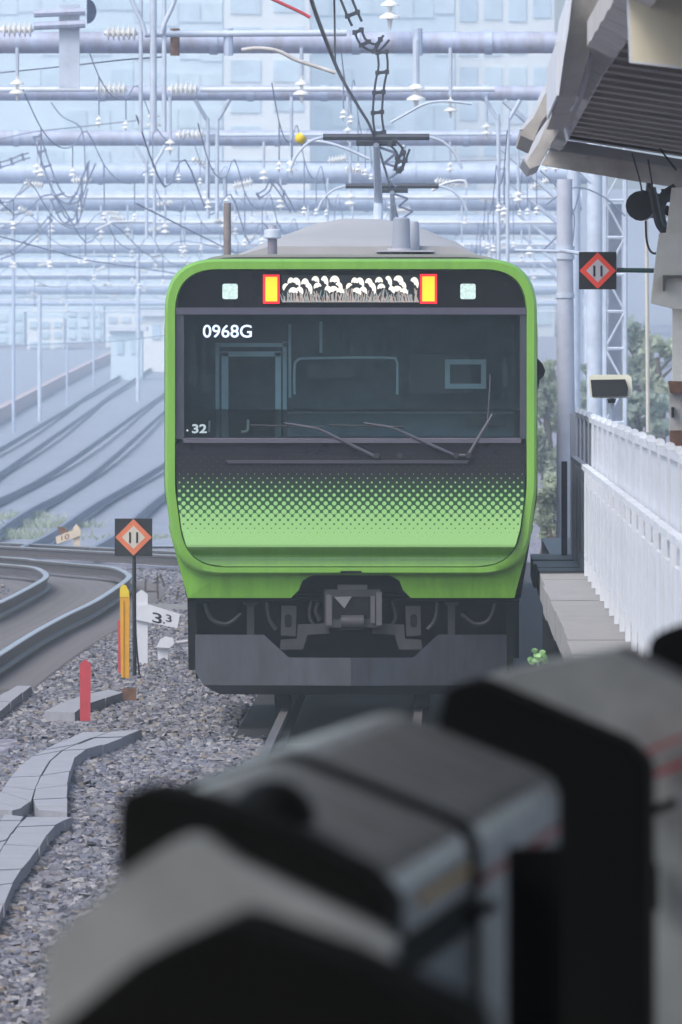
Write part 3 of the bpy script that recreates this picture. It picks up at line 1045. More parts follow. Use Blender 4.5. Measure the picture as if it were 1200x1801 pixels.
while d < 149.5:
    e = can_edge(d) + 0.12
    X3 = 3.6 if d < 108 else 1.95
    z3 = 4.2 - (X3 - e - 1.0) * 0.155
    MB().prism([(e, d, 4.43), (e, d, 4.35), (e + 1.0, d, 4.2), (X3, d, z3), (X3, d, z3 + 0.08), (e + 1.0, d, 4.28)], [(e, d + 1.0, 4.43), (e, d + 1.0, 4.35), (e + 1.0, d + 1.0, 4.2), (X3, d + 1.0, z3), (X3, d + 1.0, z3 + 0.08), (e + 1.0, d + 1.0, 4.28)]).build('rib', M_canopyrib, can)
    d += 2.7
# pale fluted gutter along the edge
gl = []
for d in np.arange(60, 150.1, 1.5):
    e = can_edge(d) + 0.11
    wv = 0.012 * math.sin(d * 2.1)
    gl.append([(e - 0.07, d, 4.30 + wv), (e + 0.06 + wv, d, 4.24), (e + 0.1, d, 4.30), (e + 0.1, d, 4.42), (e - 0.07, d, 4.42)])
MB().loops([[Vector(p) for p in r] for r in gl], True, True).build('gutter', M_gutter, can)
# grey fascia boards, the nearer one longer
MB().prism([P(1075, -30, 103), P(1010, -30, 103), P(983, 169, 103.3), P(1014, 169, 103.3)], [P(1075, -30, 103) + Vector((0.12, 17, -0.02)), P(1010, -30, 103) + Vector((0.02, 17, -0.02)), P(983, 169, 103.3) + Vector((0.02, 17, 0.02)), P(1014, 169, 103.3) + Vector((0.06, 17, 0.02))]).build('fascia_board', M_canopy, can)
MB().plate([(1008, -20), (1000, 52), (992, 100), (983, 168), (979, 168), (978, 75), (984, 70), (993, 70), (998, 20), (1002, -20)], 103.0, 10).build('fascia_trim', M_white, can)
MB().plate([(1095, -20), (1052, 45), (1040, 90), (1022, 140), (1014, 170), (1019, 171), (1029, 130), (1046, 88), (1062, 50), (1108, -20)], 104.0, 6).build('fascia_trim', M_white, can)
MB().plate([(987, 170), (1002, 178), (1000, 244), (996, 228)], 118.0, 2).build('fascia_trim', M_white, can)
MB().plate([(975, 160), (955, 160), (936, 205), (915, 228), (916, 238), (938, 248), (952, 215), (980, 175)], 128.0, 8).build('eave_board', M_canopy, can)
MB().plate([(978, 70), (974, 120), (953, 160), (935, 200), (914, 228), (920, 228), (938, 208), (957, 168), (981, 130), (984, 75)], 127.0, 0.5).build('fascia_trim', M_white, can)
MB().plate([(982, 172), (960, 215), (944, 245), (920, 280), (932, 297), (950, 290), (968, 255), (992, 215), (988, 180)], 138.0, 6).build('eave_board', M_gutter, can)
MB().plate([(984, 174), (960, 205), (944, 240), (922, 278), (926, 284), (948, 250), (964, 212), (986, 182)], 137.5, 0.4).build('fascia_trim', M_white, can)
# end fascia beams
MB().plate([(952, 290), (968, 262), (1210, 294), (1210, 332), (1140, 322)], 149.0, 0.3).build('end_beam', M_canopy, can)
MB().plate([(965, 263), (985, 246), (1016, 250), (1210, 282), (1210, 297)], 148.6, 0.5).build('end_beam', mat('canopy_beam', (0.27, 0.26, 0.25), 0.7, var=0.1), can)
# board hanging under the roof
MB().plate([(1104, -20), (1109, 108), (1112, 110), (1260, 125), (1260, -20)], 88.0, 0.15).build('hanging_board', mat('beige_board', (0.72, 0.67, 0.52), 0.7, var=0.05), can)
MB().plate([(1102, -20), (1107, 110), (1260, 128), (1260, 124), (1111, 107), (1107, -20)], 87.7, 0.1).build('board_frame', M_white, can)

# unseen block and walls added to shade the platform and darken windscreen reflections
shade_block = thing('unseen_shade_block', 'unseen block added behind the camera to shade the platform', 'building', (0, -40, GZ))
M_blocker = mat('blocker_wall', (0.2, 0.2, 0.19), 0.7, var=0.1, scale=0.6)
MB().box((-6, -45, 9.5), (46, 44, 9)).build('overhead_blocker', M_blocker, shade_block)
MB().box((-6, -66.8, 2.3), (46, 0.6, 5.2)).build('end_blocker', M_blocker, shade_block)
MB().box((9.5, 30, 0.3), (0.3, 104, 2.6)).build('side_blocker', M_blocker, shade_block)

# column, bracket, boxes
colm = thing('canopy_column', 'beige steel canopy column with stepped bracket behind the fence', 'column', (1.6, 142, 1.0))
MB().plate([(1183, 540), (1240, 540), (1240, 1005), (1183, 1005)], 142.0, 0.25).build('shaft', M_beige, colm)
MB().plate([(1160, 410), (1240, 405), (1240, 545), (1185, 543), (1145, 533), (1151, 480), (1156, 440)], 141.8, 0.45).build('bracket', M_beige, colm)
MB().plate([(1166, 484), (1240, 484), (1240, 489), (1172, 489), (1170, 512), (1166, 512)], 141.7, 0.1).build('bracket_rib', mat('rib_dark', (0.14, 0.13, 0.11), 0.7, var=0.1), colm)  # plain dark L-shaped rib on the bracket
MB().plate([(1182, 330), (1240, 330), (1240, 410), (1172, 412)], 142.0, 0.3).build('column_head', M_beige, colm)
bx = thing('control_box', 'pale control box with rusty mounts on the canopy column', 'box', (1.55, 141, 2.2))
MB().plate([(1178, 690), (1240, 690), (1240, 758), (1178, 758)], 141.0, 0.3).build('cabinet', M_gutter, bx)
MB().plate([(1176, 670), (1240, 672), (1240, 691), (1179, 691)], 140.9, 0.35).build('mount', M_rustmetal, bx)
MB().plate([(1179, 757), (1240, 757), (1240, 786), (1179, 784)], 140.9, 0.35).build('mount', M_rustmetal, bx)
MB().plate([(1181, 716), (1186, 716), (1186, 734), (1181, 734)], 140.95, 0.05).build('lock', M_signblack, bx)

# loudspeaker hanging under the canopy end
ls = thing('loudspeaker', 'black horn loudspeaker hanging under the canopy end', 'loudspeaker', P(1132, 388, 147))
MB().tube([P(1126, 362, 146.6), P(1128, 362, 147.0), P(1136, 361, 147.3), P(1146, 361, 147.6)], [0.1, 0.105, 0.08, 0.04], 16).build('horn', M_signblack, ls, smooth=50)
MB().box(P(1148, 372, 147.4), (0.1, 0.2, 0.09)).build('driver', M_signblack, ls)
MB().tube([P(1140, 350, 147.3), P(1142, 322, 147.3)], 0.02, 6).build('hanger', M_signblack, ls)
cabs = [
    ([(1146, 330), (1152, 360), (1158, 390), (1164, 402)], 0.03), ([(1190, 332), (1170, 345), (1160, 370), (1166, 398), (1180, 412)], 0.04),
    ([(1200, 340), (1180, 350), (1150, 345), (1128, 340)], 0.025), ([(1136, 388), (1137, 420), (1143, 440), (1152, 446), (1160, 440)], 0.008),
    ([(1112, 270), (1126, 320), (1130, 345)], 0.006), ([(1126, 205), (1160, 260), (1190, 300)], 0.007), ([(1140, 280), (1148, 330)], 0.006),
]
for i, (pts, r) in enumerate(cabs):
    o = MB().tube(smooth_line([P(u, v, 146.0 + 0.2 * i) for u, v in pts], 5), r, 7).build('cable', M_signblack)
    tag(o, ['thick black cable dropping beside the loudspeaker', 'thickest black cable looping round the column head', 'black cable along the canopy end beam', 'thin cable hanging in a loop left of the column bracket', 'thin black cable dropping to the loudspeaker horn', 'thin cable slanting across the ribbed soffit', 'thin short cable hanging above the loudspeaker driver'][i], 'cable')
for i, (u, v) in enumerate([(1172, 340), (1190, 355), (1176, 372), (1162, 380)]):
    o = MB().box(P(u, v, 146.5), (0.07, 0.15, 0.06), ry=0.3 * i).build('junction_box', [M_signblack, M_beige, M_dark, M_gutter][i])
    tag(o, ['black junction box under the canopy end, topmost of four', 'beige junction box beside the canopy column head', 'black junction box low on the column head', 'pale junction box next to the thick black cable'][i], 'junction box')


def diamond_sign(root, cu, cv, h, d, col, field=None):
    MB().plate([(cu - h, cv - h), (cu + h, cv - h), (cu + h, cv + h), (cu - h, cv + h)], d, 0.02).build('sign_board', M_signblack, root)
    a = h * 0.98
    dd = MB()
    b = h * 0.62
    o = [P(cu, cv - a, d - 0.006), P(cu + a, cv, d - 0.006), P(cu, cv + a, d - 0.006), P(cu - a, cv, d - 0.006)]
    i = [P(cu, cv - b, d - 0.006), P(cu + b, cv, d - 0.006), P(cu, cv + b, d - 0.006), P(cu - b, cv, d - 0.006)]
    dd.add(o + i, [(0, 1, 5, 4), (1, 2, 6, 5), (2, 3, 7, 6), (3, 0, 4, 7)])
    dd.build('diamond_border', col, root)
    MB().add(i, [(0, 1, 2, 3)]).build('diamond_field', field or M_signgrey, root)
    for du in (-h * 0.19, h * 0.19):
        MB().plate([(cu + du - h * 0.05, cv - h * 0.27), (cu + du + h * 0.05, cv - h * 0.27), (cu + du + h * 0.05, cv + h * 0.3), (cu + du - h * 0.05, cv + h * 0.3)], d - 0.01, 0.003).build('numeral_stroke', M_signblack, root)
    return root


sg1 = thing('stop_sign', 'black square stop sign with red diamond on the canopy column', 'sign', P(1051, 509, 147))
diamond_sign(sg1, 1051.5, 476, 33, 147.0, M_red)
MB().tube([P(1085, 475, 147.05), P(1152, 476, 147.05)], 0.016, 8).build('sign_arm', mat('arm_green', (0.04, 0.09, 0.08), 0.5, var=0.1), sg1)

lb = thing('lamp_box', 'black faced lamp box with cream rim above the fence', 'lamp', P(1075, 735, 165))
MB().plate([(1036, 662), (1042, 659), (1105, 659), (1111, 664), (1112, 694), (1108, 700), (1040, 700), (1038, 690)], 165.0, 0.25).build('housing', mat('lamp_cream', (0.75, 0.74, 0.6), 0.5, var=0.05), lb)
MB().plate([(1039, 668), (1100, 667), (1105, 682), (1104, 697), (1042, 698)], 164.9, 0.09).build('lamp_face', M_signblack, lb)
MB().tube([P(1076, 699, 165.1), P(1076, 800, 165.1)], 0.022, 8).build('stand', M_paleframe, lb)
MB().plate([(1068, 702), (1084, 702), (1082, 709), (1070, 709)], 165.0, 0.06).build('stand_clamp', M_signblack, lb)

# slim pole and mast on the right
o = MB().tube([P(1137, 385, 152), P(1138, 500, 152), P(1140, 760, 152)], [0.012, 0.014, 0.014], 8).build('conduit_pole', M_cream)
tag(o, 'slim cream conduit pole standing behind the fence', 'pole')
mp = thing('concrete_mast', 'thick pale concrete mast beside the train', 'mast', (P(996, 1000, 235).x, 235, GZ))
b0, b1_ = P(996, 1000, 235), P(993, 315, 235)
MB().tube([(b0.x, 235, GZ), (b0.x, 235, 1.4), (b1_.x, 235, b1_.z)], [0.112, 0.105, 0.085], 20).build('shaft', mat('mast_concrete', (0.5, 0.53, 0.62), 0.7, var=0.1, scale=3), mp, smooth=40)
for v in (437, 452, 520):
    c = P(994, v, 235)
    MB().tube([c + Vector((0, 0, -0.025)), c + Vector((0, 0, 0.025))], 0.104, 20).build('band', M_paleframe, mp)
MB().tube([P(985, 440, 234.8), P(1062, 452, 234.8)], 0.02, 6).build('cross_arm', M_paleframe, mp)
MB().tube([P(905, 440, 234.8), P(1000, 442, 234.8)], 0.015, 6).build('cross_arm', M_paleframe, mp)

# ------------------------------------------------------------------ catenary gantries
def lathe_mesh(name, prof, material, axis='z', n=12):
    loops = []
    for r, h in prof:
        ring_ = []
        for j in range(n):
            a = 2 * math.pi * j / n
            p = (math.cos(a) * r, math.sin(a) * r, h)
            if axis == 'x':
                p = (h, math.cos(a) * r, math.sin(a) * r)
            ring_.append(Vector(p))
        loops.append(ring_)
    return MB().loops(loops, True, True).mesh(name, material, (0, 0, 0), smooth=35)


prof = [(0.03, -0.28)]
for i in range(6):
    h = -0.24 + i * 0.085
    prof += [(0.05, h), (0.13, h + 0.03), (0.12, h + 0.045), (0.05, h + 0.06)]
prof += [(0.03, 0.28)]
LONG_INS = lathe_mesh('insulator', prof, M_insul, 'x')
BELL = lathe_mesh('insulator', [(0.02, 0.3), (0.03, 0.2), (0.15, 0.12), (0.16, 0.09), (0.04, 0.08), (0.03, 0.0), (0.17, -0.08), (0.18, -0.12), (0.05, -0.13), (0.02, -0.3)], M_insul)
BAND = MB().tube([(-0.06, 0, 0), (0.06, 0, 0)], 1.0, 16).mesh('band', M_pipe, (0, 0, 0), smooth=40)

gantries = [
    # v, thickness px, depth, left X, right X, label
    (75, 38, 319, -11.5, 2.55, 'thick rust-topped catenary beam highest in the picture with lattice post'),
    (164, 26, 377, -11.8, 2.6, 'catenary pipe beam second from the top with ribbed insulators'),
    (243, 27, 457, -12.0, 2.7, 'catenary pipe beam level with the pantograph head, third from the top'),
    (305, 36, 536, -12.0, 3.2, 'hazy catenary beam fourth from the top'),
    (353, 36, 636, -14.2, 3.6, 'hazy catenary beam fifth from the top'),
    (396, 34, 752, -17.0, 4.2, 'hazy catenary beam sixth from the top, over the train roof'),
    (434, 24, 900, -20.0, 5.0, 'pale distant catenary beam seventh from the top'),
    (462, 19, 1050, -24.0, 6.5, 'pale distant catenary beam eighth from the top'),
    (484, 15, 1150, -26.0, 7.5, 'pale distant catenary beam ninth from the top'),
    (507, 22, 1260, -29.0, 9.0, 'faint thick catenary beam tenth from the top'),
    (533, 10, 1400, -33.0, 11.0, 'faint thin catenary beam lowest of the row'),
]


def y_hanger(root, u, v, vb, d, w=30, m=None):
    """forked drop arm: two curved legs that meet and run down as twin pipes"""
    m = m or M_paleframe
    mb = []
    s = d / F
    for sgn in (-1, 1):
        p = smooth_line([P(u + sgn * w, v, d - 0.3), P(u + sgn * w * 0.75, v + w * 0.45, d - 0.3), P(u + sgn * w * 0.38, v + w * 1.1, d - 0.3), P(u + sgn * w * 0.28, v + w * 1.6, d - 0.3), P(u + sgn * w * 0.26, vb, d - 0.3)], 4)
        MB().tube(p, 0.035, 8).build('drop_arm', m, root, smooth=60)
    for vv in np.arange(v + w * 2, vb, 60):
        MB().tube([P(u - w * 0.3, vv, d - 0.3), P(u + w * 0.3, vv, d - 0.3)], 0.025, 6).build('spacer', m, root)


for gi, (v, th, d, xl, xr, lab) in enumerate(gantries):
    z = CAM_H + (VV - v) * d / F
    r = th * d / F / 2
    base = (xl, d, GZ + rise(d))
    G = thing('catenary_gantry', lab, 'gantry', base, 'catenary gantries across the tracks')
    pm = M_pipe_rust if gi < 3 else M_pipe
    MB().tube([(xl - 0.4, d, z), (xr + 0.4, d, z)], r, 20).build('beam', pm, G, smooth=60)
    px = F / d
    if gi == 0:
        # lattice post behind the black square sign
        for dx in (-0.15, 0.15):
            for dy in (-0.15, 0.15):
                MB().tube([(xr + dx - 0.05, d + dy, GZ), (xr + dx - 0.05, d + dy, z + 0.5)], 0.035, 6).build('post_leg', M_paleframe, G)
        zz = 0.2
        k = 0
        while zz < z:
            MB().tube([(xr - 0.2, d - 0.15, zz), (xr + 0.1, d - 0.15, zz + 0.0)], 0.025, 5).build('lattice_bar', M_paleframe, G)
            s_ = 1 if k % 2 else -1
            MB().tube([(xr - 0.05 - s_ * 0.15, d - 0.16, zz), (xr - 0.05 + s_ * 0.15, d - 0.16, zz + 0.55)], 0.018, 5).build('lattice_bar', M_paleframe, G)
            zz += 0.55
            k += 1
        MB().box((xr - 0.05, d + 0.05, 2.6), (0.2, 0.1, 5.0)).build('post_plate', mat('plate_blue', (0.26, 0.3, 0.38), 0.6, var=0.1), G)
    else:
        MB().tube([(xr, d, GZ + rise(d)), (xr, d, z + 0.4)], 0.14, 14).build('post', M_paleframe, G, smooth=60)
    MB().tube([(xl, d, GZ + rise(d)), (xl, d, z + 0.4)], 0.15, 14).build('post', M_paleframe, G, smooth=60)
    if gi > 0:
        for s_ in (1, -1):
            x = xr if s_ > 0 else xl
            MB().tube([(x, d - 0.1, z - 1.6), (x - s_ * 1.6, d - 0.1, z - r)], 0.05, 6).build('knee_brace', M_paleframe, G)
    # bands round the beam
    for k in range(5 if gi < 6 else 3):
        x = xl + 2 + (xr - xl - 3) * (k + random.uniform(0.2, 0.8)) / 5
        part_shared('band', BAND, G, (x, d, z), (1, r * 1.12, r * 1.12))
    # hanging bells, drop rods, small pipe runs
    n = [5, 6, 8, 9, 10, 11, 9, 9, 9, 8, 8][gi]
    for k in range(n):
        x = xl + 1.0 + (xr - xl - 1.6) * (k + random.uniform(0.15, 0.85)) / n
        L = random.uniform(0.3, 1.0)
        MB().tube([(x, d - r, z - r * 0.5), (x, d - r, z - r - L)], 0.028, 6).build('drop_rod', M_paleframe, G)
        sc = random.uniform(0.5, 0.72)
        part_shared('insulator', BELL, G, (x, d - r, z - r - L - 0.28 * sc), (sc, sc, sc))
    if gi >= 3:
        # lower cross pipe in front of the beam
        MB().tube([(xl, d - 0.6, z - r - 0.35), (xr, d - 0.6, z - r - 0.35)], 0.05, 8).build('cross_pipe', M_white, G)
        for k in range(8):
            x = xl + 1.0 + (xr - xl - 1.6) * (k + random.uniform(0.1, 0.9)) / 8
            part_shared('insulator', LONG_INS, G, (x, d - 0.7, z + random.uniform(-0.7, 0.9) * 0.8), (0.9, 0.9, 0.9), (0, random.uniform(-0.5, 0.5), 0))
    if gi == 0:
        MB().tube([P(255, 60, d - 0.5), P(610, 58, d - 0.5)], 0.05, 8).build('cross_pipe', M_paleframe, G, smooth=60)
        for u, vv in ((213, 58), (30, 52)):
            part_shared('insulator', LONG_INS, G, P(u, vv, d - 0.6), (0.9, 0.9, 0.9))
        MB().plate([(104, 8), (140, 8), (140, 155), (104, 155)], d - 0.9, 0.3).build('drop_post', M_paleframe, G)
        for vv in (20, 42):
            MB().tube([P(60, vv + 4, d - 1.0), P(150, vv, d - 1.0)], 0.06, 8).build('rod_end', M_pipe_rust, G)
        for u, w_ in ((248, 7), (270, 12), (289, 8)):
            MB().tube([P(u, -30, d - 0.9), P(u, 232, d - 0.9)], w_ / px / 2, 8).build('drop_pipe', M_paleframe, G, smooth=60)
        for s_ in (-1, 1):
            MB().tube(smooth_line([P(270 + s_ * 45, -25, d - 0.95), P(270 + s_ * 34, 10, d - 0.95), P(270 + s_ * 20, 40, d - 0.95), P(270 + s_ * 14, 60, d - 0.95)], 4), 0.035, 8).build('fork', M_paleframe, G, smooth=60)
        for u in (308, 402, 735):
            MB().tube([P(u, 50, d - 0.45), P(u, 98, d - 0.45)], 0.07, 8).build('clamp', M_rustmetal if u == 308 else M_pipe, G)
        MB().tube([P(732, 70, d - 0.5), P(732, 150, d - 0.5)], 0.05, 8).build('drop_rod', M_paleframe, G)
        part_shared('insulator', BELL, G, P(732, 165, d - 0.5), (0.8, 0.8, 0.8))
        part_shared('insulator', BELL, G, P(686, 20, d - 0.5), (0.9, 0.9, 0.9))
    if gi == 1:
        for a, b in ((-20, 168), (352, 600), (600, 870)):
            MB().tube([P(a, 158, d - 0.5), P(b, 157, d - 0.5)], 0.045, 8).build('cross_pipe', M_white, G, smooth=60)
        for u in (197, 323):
            part_shared('insulator', LONG_INS, G, P(u, 157, d - 0.6), (0.98, 0.98, 0.98))
        y_hanger(G, 374, 176, 385, d)
        y_hanger(G, 885, 176, 500, d)
    if gi == 2:
        y_hanger(G, 265, 256, 420, d, 26)
        part_shared('insulator', LONG_INS, G, P(335, 237, d - 0.6), (1.1, 1.0, 1.0))
        MB().tube([P(360, 238, d - 0.5), P(900, 236, d - 0.5)], 0.04, 8).build('cross_pipe', M_paleframe, G)

# overhead wires
def wire(label, pts, r=0.012, name='overhead_wire', m=None, group=None):
    o = MB().tube(pts, r, 6).build(name, m or M_wire, smooth=60)
    tag(o, label, 'wire', group)
    return o


wire('contact wire rising from the pantograph to the top edge', smooth_line([P(545, -10, 135), P(556, 25, 141), P(575, 75, 152), P(600, 135, 175), P(632, 190, 200), P(657, 236, 214.8), Vector((-0.72, 272, 4.99)), Vector((-0.78, 380, 5.0)), Vector((-0.7, 520, 5.0)), Vector((0.3, 760, 5.3))], 4), 0.014)
wire('second thin wire beside the contact wire near the top edge', [P(588, -10, 150), P(590, 110, 205)], 0.009)
for i, x in enumerate((-4.6, -8.4)):
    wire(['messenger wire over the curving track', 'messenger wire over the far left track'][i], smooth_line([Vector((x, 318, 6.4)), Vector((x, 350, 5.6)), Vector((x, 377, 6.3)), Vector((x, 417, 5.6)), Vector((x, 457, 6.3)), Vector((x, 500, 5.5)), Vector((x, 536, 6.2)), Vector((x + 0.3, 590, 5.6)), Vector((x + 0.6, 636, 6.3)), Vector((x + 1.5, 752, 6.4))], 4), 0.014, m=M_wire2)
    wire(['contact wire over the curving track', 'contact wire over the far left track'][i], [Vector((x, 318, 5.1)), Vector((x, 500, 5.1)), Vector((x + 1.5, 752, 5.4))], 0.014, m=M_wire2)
spans = [319, 377, 457, 536, 636, 752, 900, 1050]
more = [(-2.6, 6.9, 'feeder wire just left of the pantograph'), (-3.7, 6.3, 'feeder wire left of the forked drop arms'), (-6.3, 6.8, 'feeder wire over the space between the left tracks'), (-7.3, 5.9, 'low feeder wire near the left edge'), (0.9, 6.2, 'feeder wire right of the pantograph'), (1.7, 6.9, 'feeder wire above the concrete mast'), (-1.6, 7.7, 'high feeder wire above the white tower'), (-5.4, 7.6, 'high feeder wire above the left gantries'), (-10.3, 6.4, 'far left feeder wire in the haze'), (-12.6, 5.6, 'farthest left feeder wire in the haze')]
for x, z, lab in more:
    root = thing('feeder_wire', lab, 'wire', (x, spans[0], z), 'feeder wires strung between the gantries')
    pts = []
    for a, b in zip(spans[:-1], spans[1:]):
        for t in (0.0, 0.25, 0.5, 0.75):
            d = a + (b - a) * t
            pts.append(Vector((x - 0.0005 * (d - 319), d, z - 2.2 * t * (1 - t) * 1.0 + rise(d) * 0.5)))
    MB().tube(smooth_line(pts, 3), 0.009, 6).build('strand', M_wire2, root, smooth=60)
    for k, p in enumerate(pts):
        if k % 4 in (1, 3) and p.y < 760:
            L = 0.35 + 0.25 * (k % 3)
            MB().tube([p, p - Vector((0, 0, L))], 0.012, 5).build('dropper', M_wire2, root)
            part_shared('insulator', BELL, root, p - Vector((0, 0, L + 0.1)), (0.34, 0.34, 0.34))
sag = [
    ([(0, 128), (120, 116), (220, 105), (290, 100)], 319), ([(0, 245), (60, 232), (150, 222), (240, 212)], 430), ([(90, 180), (110, 205), (140, 222), (148, 250), (150, 300)], 400),
    ([(300, 283), (420, 284), (700, 285), (930, 280)], 480), ([(0, 322), (60, 318), (100, 320)], 500), ([(960, 360), (1010, 330), (1060, 345), (1100, 380)], 300), ([(950, 300), (990, 340), (1010, 380), (1005, 440)], 310),
    ([(955, 440), (985, 410), (1010, 370), (1020, 330)], 305), ([(0, 610), (90, 605), (200, 600), (290, 590)], 900),
]
slab = ['thin wire sagging left under the highest beam', 'thin wire rising toward the third beam', 'thin wire hanging in a bend left of the forked drop arm', 'thin wire stretched behind the pantograph', 'short thin wire at the left edge below the beams', 'thin wire arching right of the concrete mast', 'thin wire curving down beside the concrete mast', 'thin slanting wire crossing the concrete mast top', 'faint far wire above the hazy tracks']
for (pts, d), lab in zip(sag, slab):
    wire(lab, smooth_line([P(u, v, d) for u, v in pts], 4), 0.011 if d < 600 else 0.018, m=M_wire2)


def ladder(label, px, d, gap, rung, r=0.016):
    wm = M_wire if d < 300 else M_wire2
    c = smooth_line([P(u, v, d) for u, v in px], 6)
    root = thing('twin_hanger_wire', label, 'wire', c[0])
    sides = []
    for s_ in (-1, 1):
        ln = []
        for i, p in enumerate(c):
            t = c[min(i + 1, len(c) - 1)] - c[max(i - 1, 0)]
            t.normalize()
            ln.append(p + Vector((t.z, 0, -t.x)) * gap * s_)
        sides.append(ln)
        MB().tube(ln, r, 6).build('strand', wm, root)
    a, b = resample(sides[0], rung), resample(sides[1], rung)
    for p, q in zip(a, b):
        MB().tube([p, q], r * 1.5, 6).build('spacer_clip', wm, root)
        for e in (p, q):
            MB().box(e, (r * 4, r * 4, r * 4)).build('clip_knuckle', wm, root)


ladder('twin hanger wire sagging in a V at left below the third beam', [(66, 240), (80, 285), (100, 335), (118, 352), (138, 345), (150, 315), (163, 285)], 440, 0.07, 0.32)
ladder('second twin hanger wire below the sagging V', [(95, 350), (112, 385), (132, 390), (142, 360), (150, 330)], 470, 0.06, 0.3)
ladder('twin hanger wire slanting left and down from the V', [(88, 385), (60, 415), (30, 440), (0, 452)], 500, 0.05, 0.4)
ladder('twin hanger wire hanging from the top edge beside the contact wire', [(606, -10), (618, 20), (628, 42)], 200, 0.05, 0.2, 0.012)
ladder('twin hanger wire bunched at the insulator near the top', [(630, 55), (640, 75), (662, 84), (680, 66)], 210, 0.035, 0.14, 0.012)
ladder('twin hanger wire dropping onto the pantograph', [(672, 92), (674, 118), (668, 150), (664, 200), (668, 235)], 212, 0.045, 0.2, 0.011)
ladder('twin hanger wire under the contact strips', [(690, 250), (705, 270), (700, 300), (715, 260)], 214, 0.035, 0.16, 0.011)
ladder('short twin hanger wire at the left edge', [(0, 290), (18, 285), (35, 278), (52, 273)], 440, 0.05, 0.25)
ladder('twin hanger wire left of the vent pipe', [(455, 345), (470, 335), (480, 320), (500, 345), (515, 372)], 330, 0.035, 0.3, 0.012)

arms = [
    ('red steady arm crossing the top edge', [(465, -8), (500, 8), (530, 22), (546, 31)], 200, 0.016, M_redpost),
    ('pale curved steady arm ending red by the contact wire', [(425, 88), (455, 85), (490, 90), (520, 105), (560, 118), (590, 128)], 230, 0.022, M_gutter),
    ('pale curved steady arm right of the contact wire', [(688, 215), (715, 200), (745, 184), (780, 178), (830, 183)], 260, 0.016, M_paleframe),
    ('pale curved steady arm left of the pantograph arm', [(530, 248), (570, 250), (610, 262), (650, 280)], 225, 0.016, M_paleframe),
    ('pale curved steady arm above the aerials', [(760, 335), (785, 322), (815, 318), (822, 330)], 290, 0.02, M_white),
    ('pale steady arm over the hazy beams at left', [(168, 405), (190, 395), (205, 390), (270, 390)], 460, 0.025, M_white),
    ('thin strut between contact strips and insulator', [(690, 300), (705, 275), (712, 255)], 230, 0.02, M_paleframe),
]
for lab, px, d, r, m in arms:
    o = MB().tube(smooth_line([P(u, v, d) for u, v in px], 5), r, 8).build('steady_arm', m, smooth=60)
    tag(o, lab, 'steady arm')
o = MB().tube([P(522, 250, 225), P(527, 245, 225), P(534, 238, 225)], [0.03, 0.06, 0.05], 10).build('wire_marker', M_yellow2, smooth=60)
tag(o, 'small yellow marker on the pantograph horn', 'marker')
bkl = MB().tube([P(150, 0, 318), P(150, 42, 318)], 0.05, 8)
o = MB().prism([P(153 + 17 * math.sin(a), 20 - 22 * math.cos(a), 317.5) for a in np.linspace(0, math.pi, 10)], [P(153 + 17 * math.sin(a), 20 - 22 * math.cos(a), 317.7) for a in np.linspace(0, math.pi, 10)]).build('half_disc_plate', mat('disc_navy', (0.03, 0.05, 0.12), 0.5, var=0.1))
tag(o, 'dark navy half disc plate beside the drop post at the top', 'plate')

# ------------------------------------------------------------------ far buildings
def facade(name, label, u0, u1, vtop, d, cols, floor_px, m_wall, m_glass, fill=0.75, depth=30, vbot=640):
    a, b = P(u0, vtop, d), P(u1, vbot, d)
    z0 = GZ + rise(d) - 1
    root = thing(name, label, 'building', ((a.x + b.x) / 2, d, z0))
    MB().box(((a.x + b.x) / 2, d + depth / 2, (a.z + z0) / 2), (b.x - a.x, depth, a.z - z0)).build('wall', m_wall, root)
    v = vtop + floor_px * 0.3
    cw = (u1 - u0) / cols
    row = 0
    while v < vbot - floor_px:
        for c in range(cols):
            if random.random() < 0.12:
                continue
            g0, g1 = u0 + cw * (c + (1 - fill) / 2), u0 + cw * (c + 1 - (1 - fill) / 2)
            h = floor_px * random.choice((0.55, 0.6, 0.66))
            MB().plate([(g0, v), (g1, v), (g1, v + h), (g0, v + h)], d - 0.12, 0.2).build('window', random.choice(m_glass), root)
        v += floor_px
        row += 1
    # slab edges
    return root


# (windows)
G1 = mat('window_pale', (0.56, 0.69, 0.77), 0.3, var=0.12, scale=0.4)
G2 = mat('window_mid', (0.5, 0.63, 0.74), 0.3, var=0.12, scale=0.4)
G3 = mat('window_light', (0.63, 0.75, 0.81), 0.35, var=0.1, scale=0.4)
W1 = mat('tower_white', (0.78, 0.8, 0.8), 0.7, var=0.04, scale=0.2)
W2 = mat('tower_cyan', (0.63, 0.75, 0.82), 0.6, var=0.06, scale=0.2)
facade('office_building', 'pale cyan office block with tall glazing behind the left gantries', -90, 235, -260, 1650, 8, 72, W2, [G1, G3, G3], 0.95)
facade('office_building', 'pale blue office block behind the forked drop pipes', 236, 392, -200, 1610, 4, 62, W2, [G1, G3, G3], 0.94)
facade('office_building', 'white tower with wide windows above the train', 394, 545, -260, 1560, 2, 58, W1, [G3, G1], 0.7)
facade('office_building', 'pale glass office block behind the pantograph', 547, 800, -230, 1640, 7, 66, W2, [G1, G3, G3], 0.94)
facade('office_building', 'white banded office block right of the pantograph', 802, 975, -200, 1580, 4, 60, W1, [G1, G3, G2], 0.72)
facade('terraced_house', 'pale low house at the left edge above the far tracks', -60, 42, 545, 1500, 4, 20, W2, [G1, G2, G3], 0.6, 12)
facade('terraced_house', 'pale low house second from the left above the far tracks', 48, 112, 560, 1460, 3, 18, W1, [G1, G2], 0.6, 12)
facade('terraced_house', 'pale low house third from the left above the far tracks', 116, 182, 538, 1520, 3, 20, W2, [G1, G3], 0.6, 12)
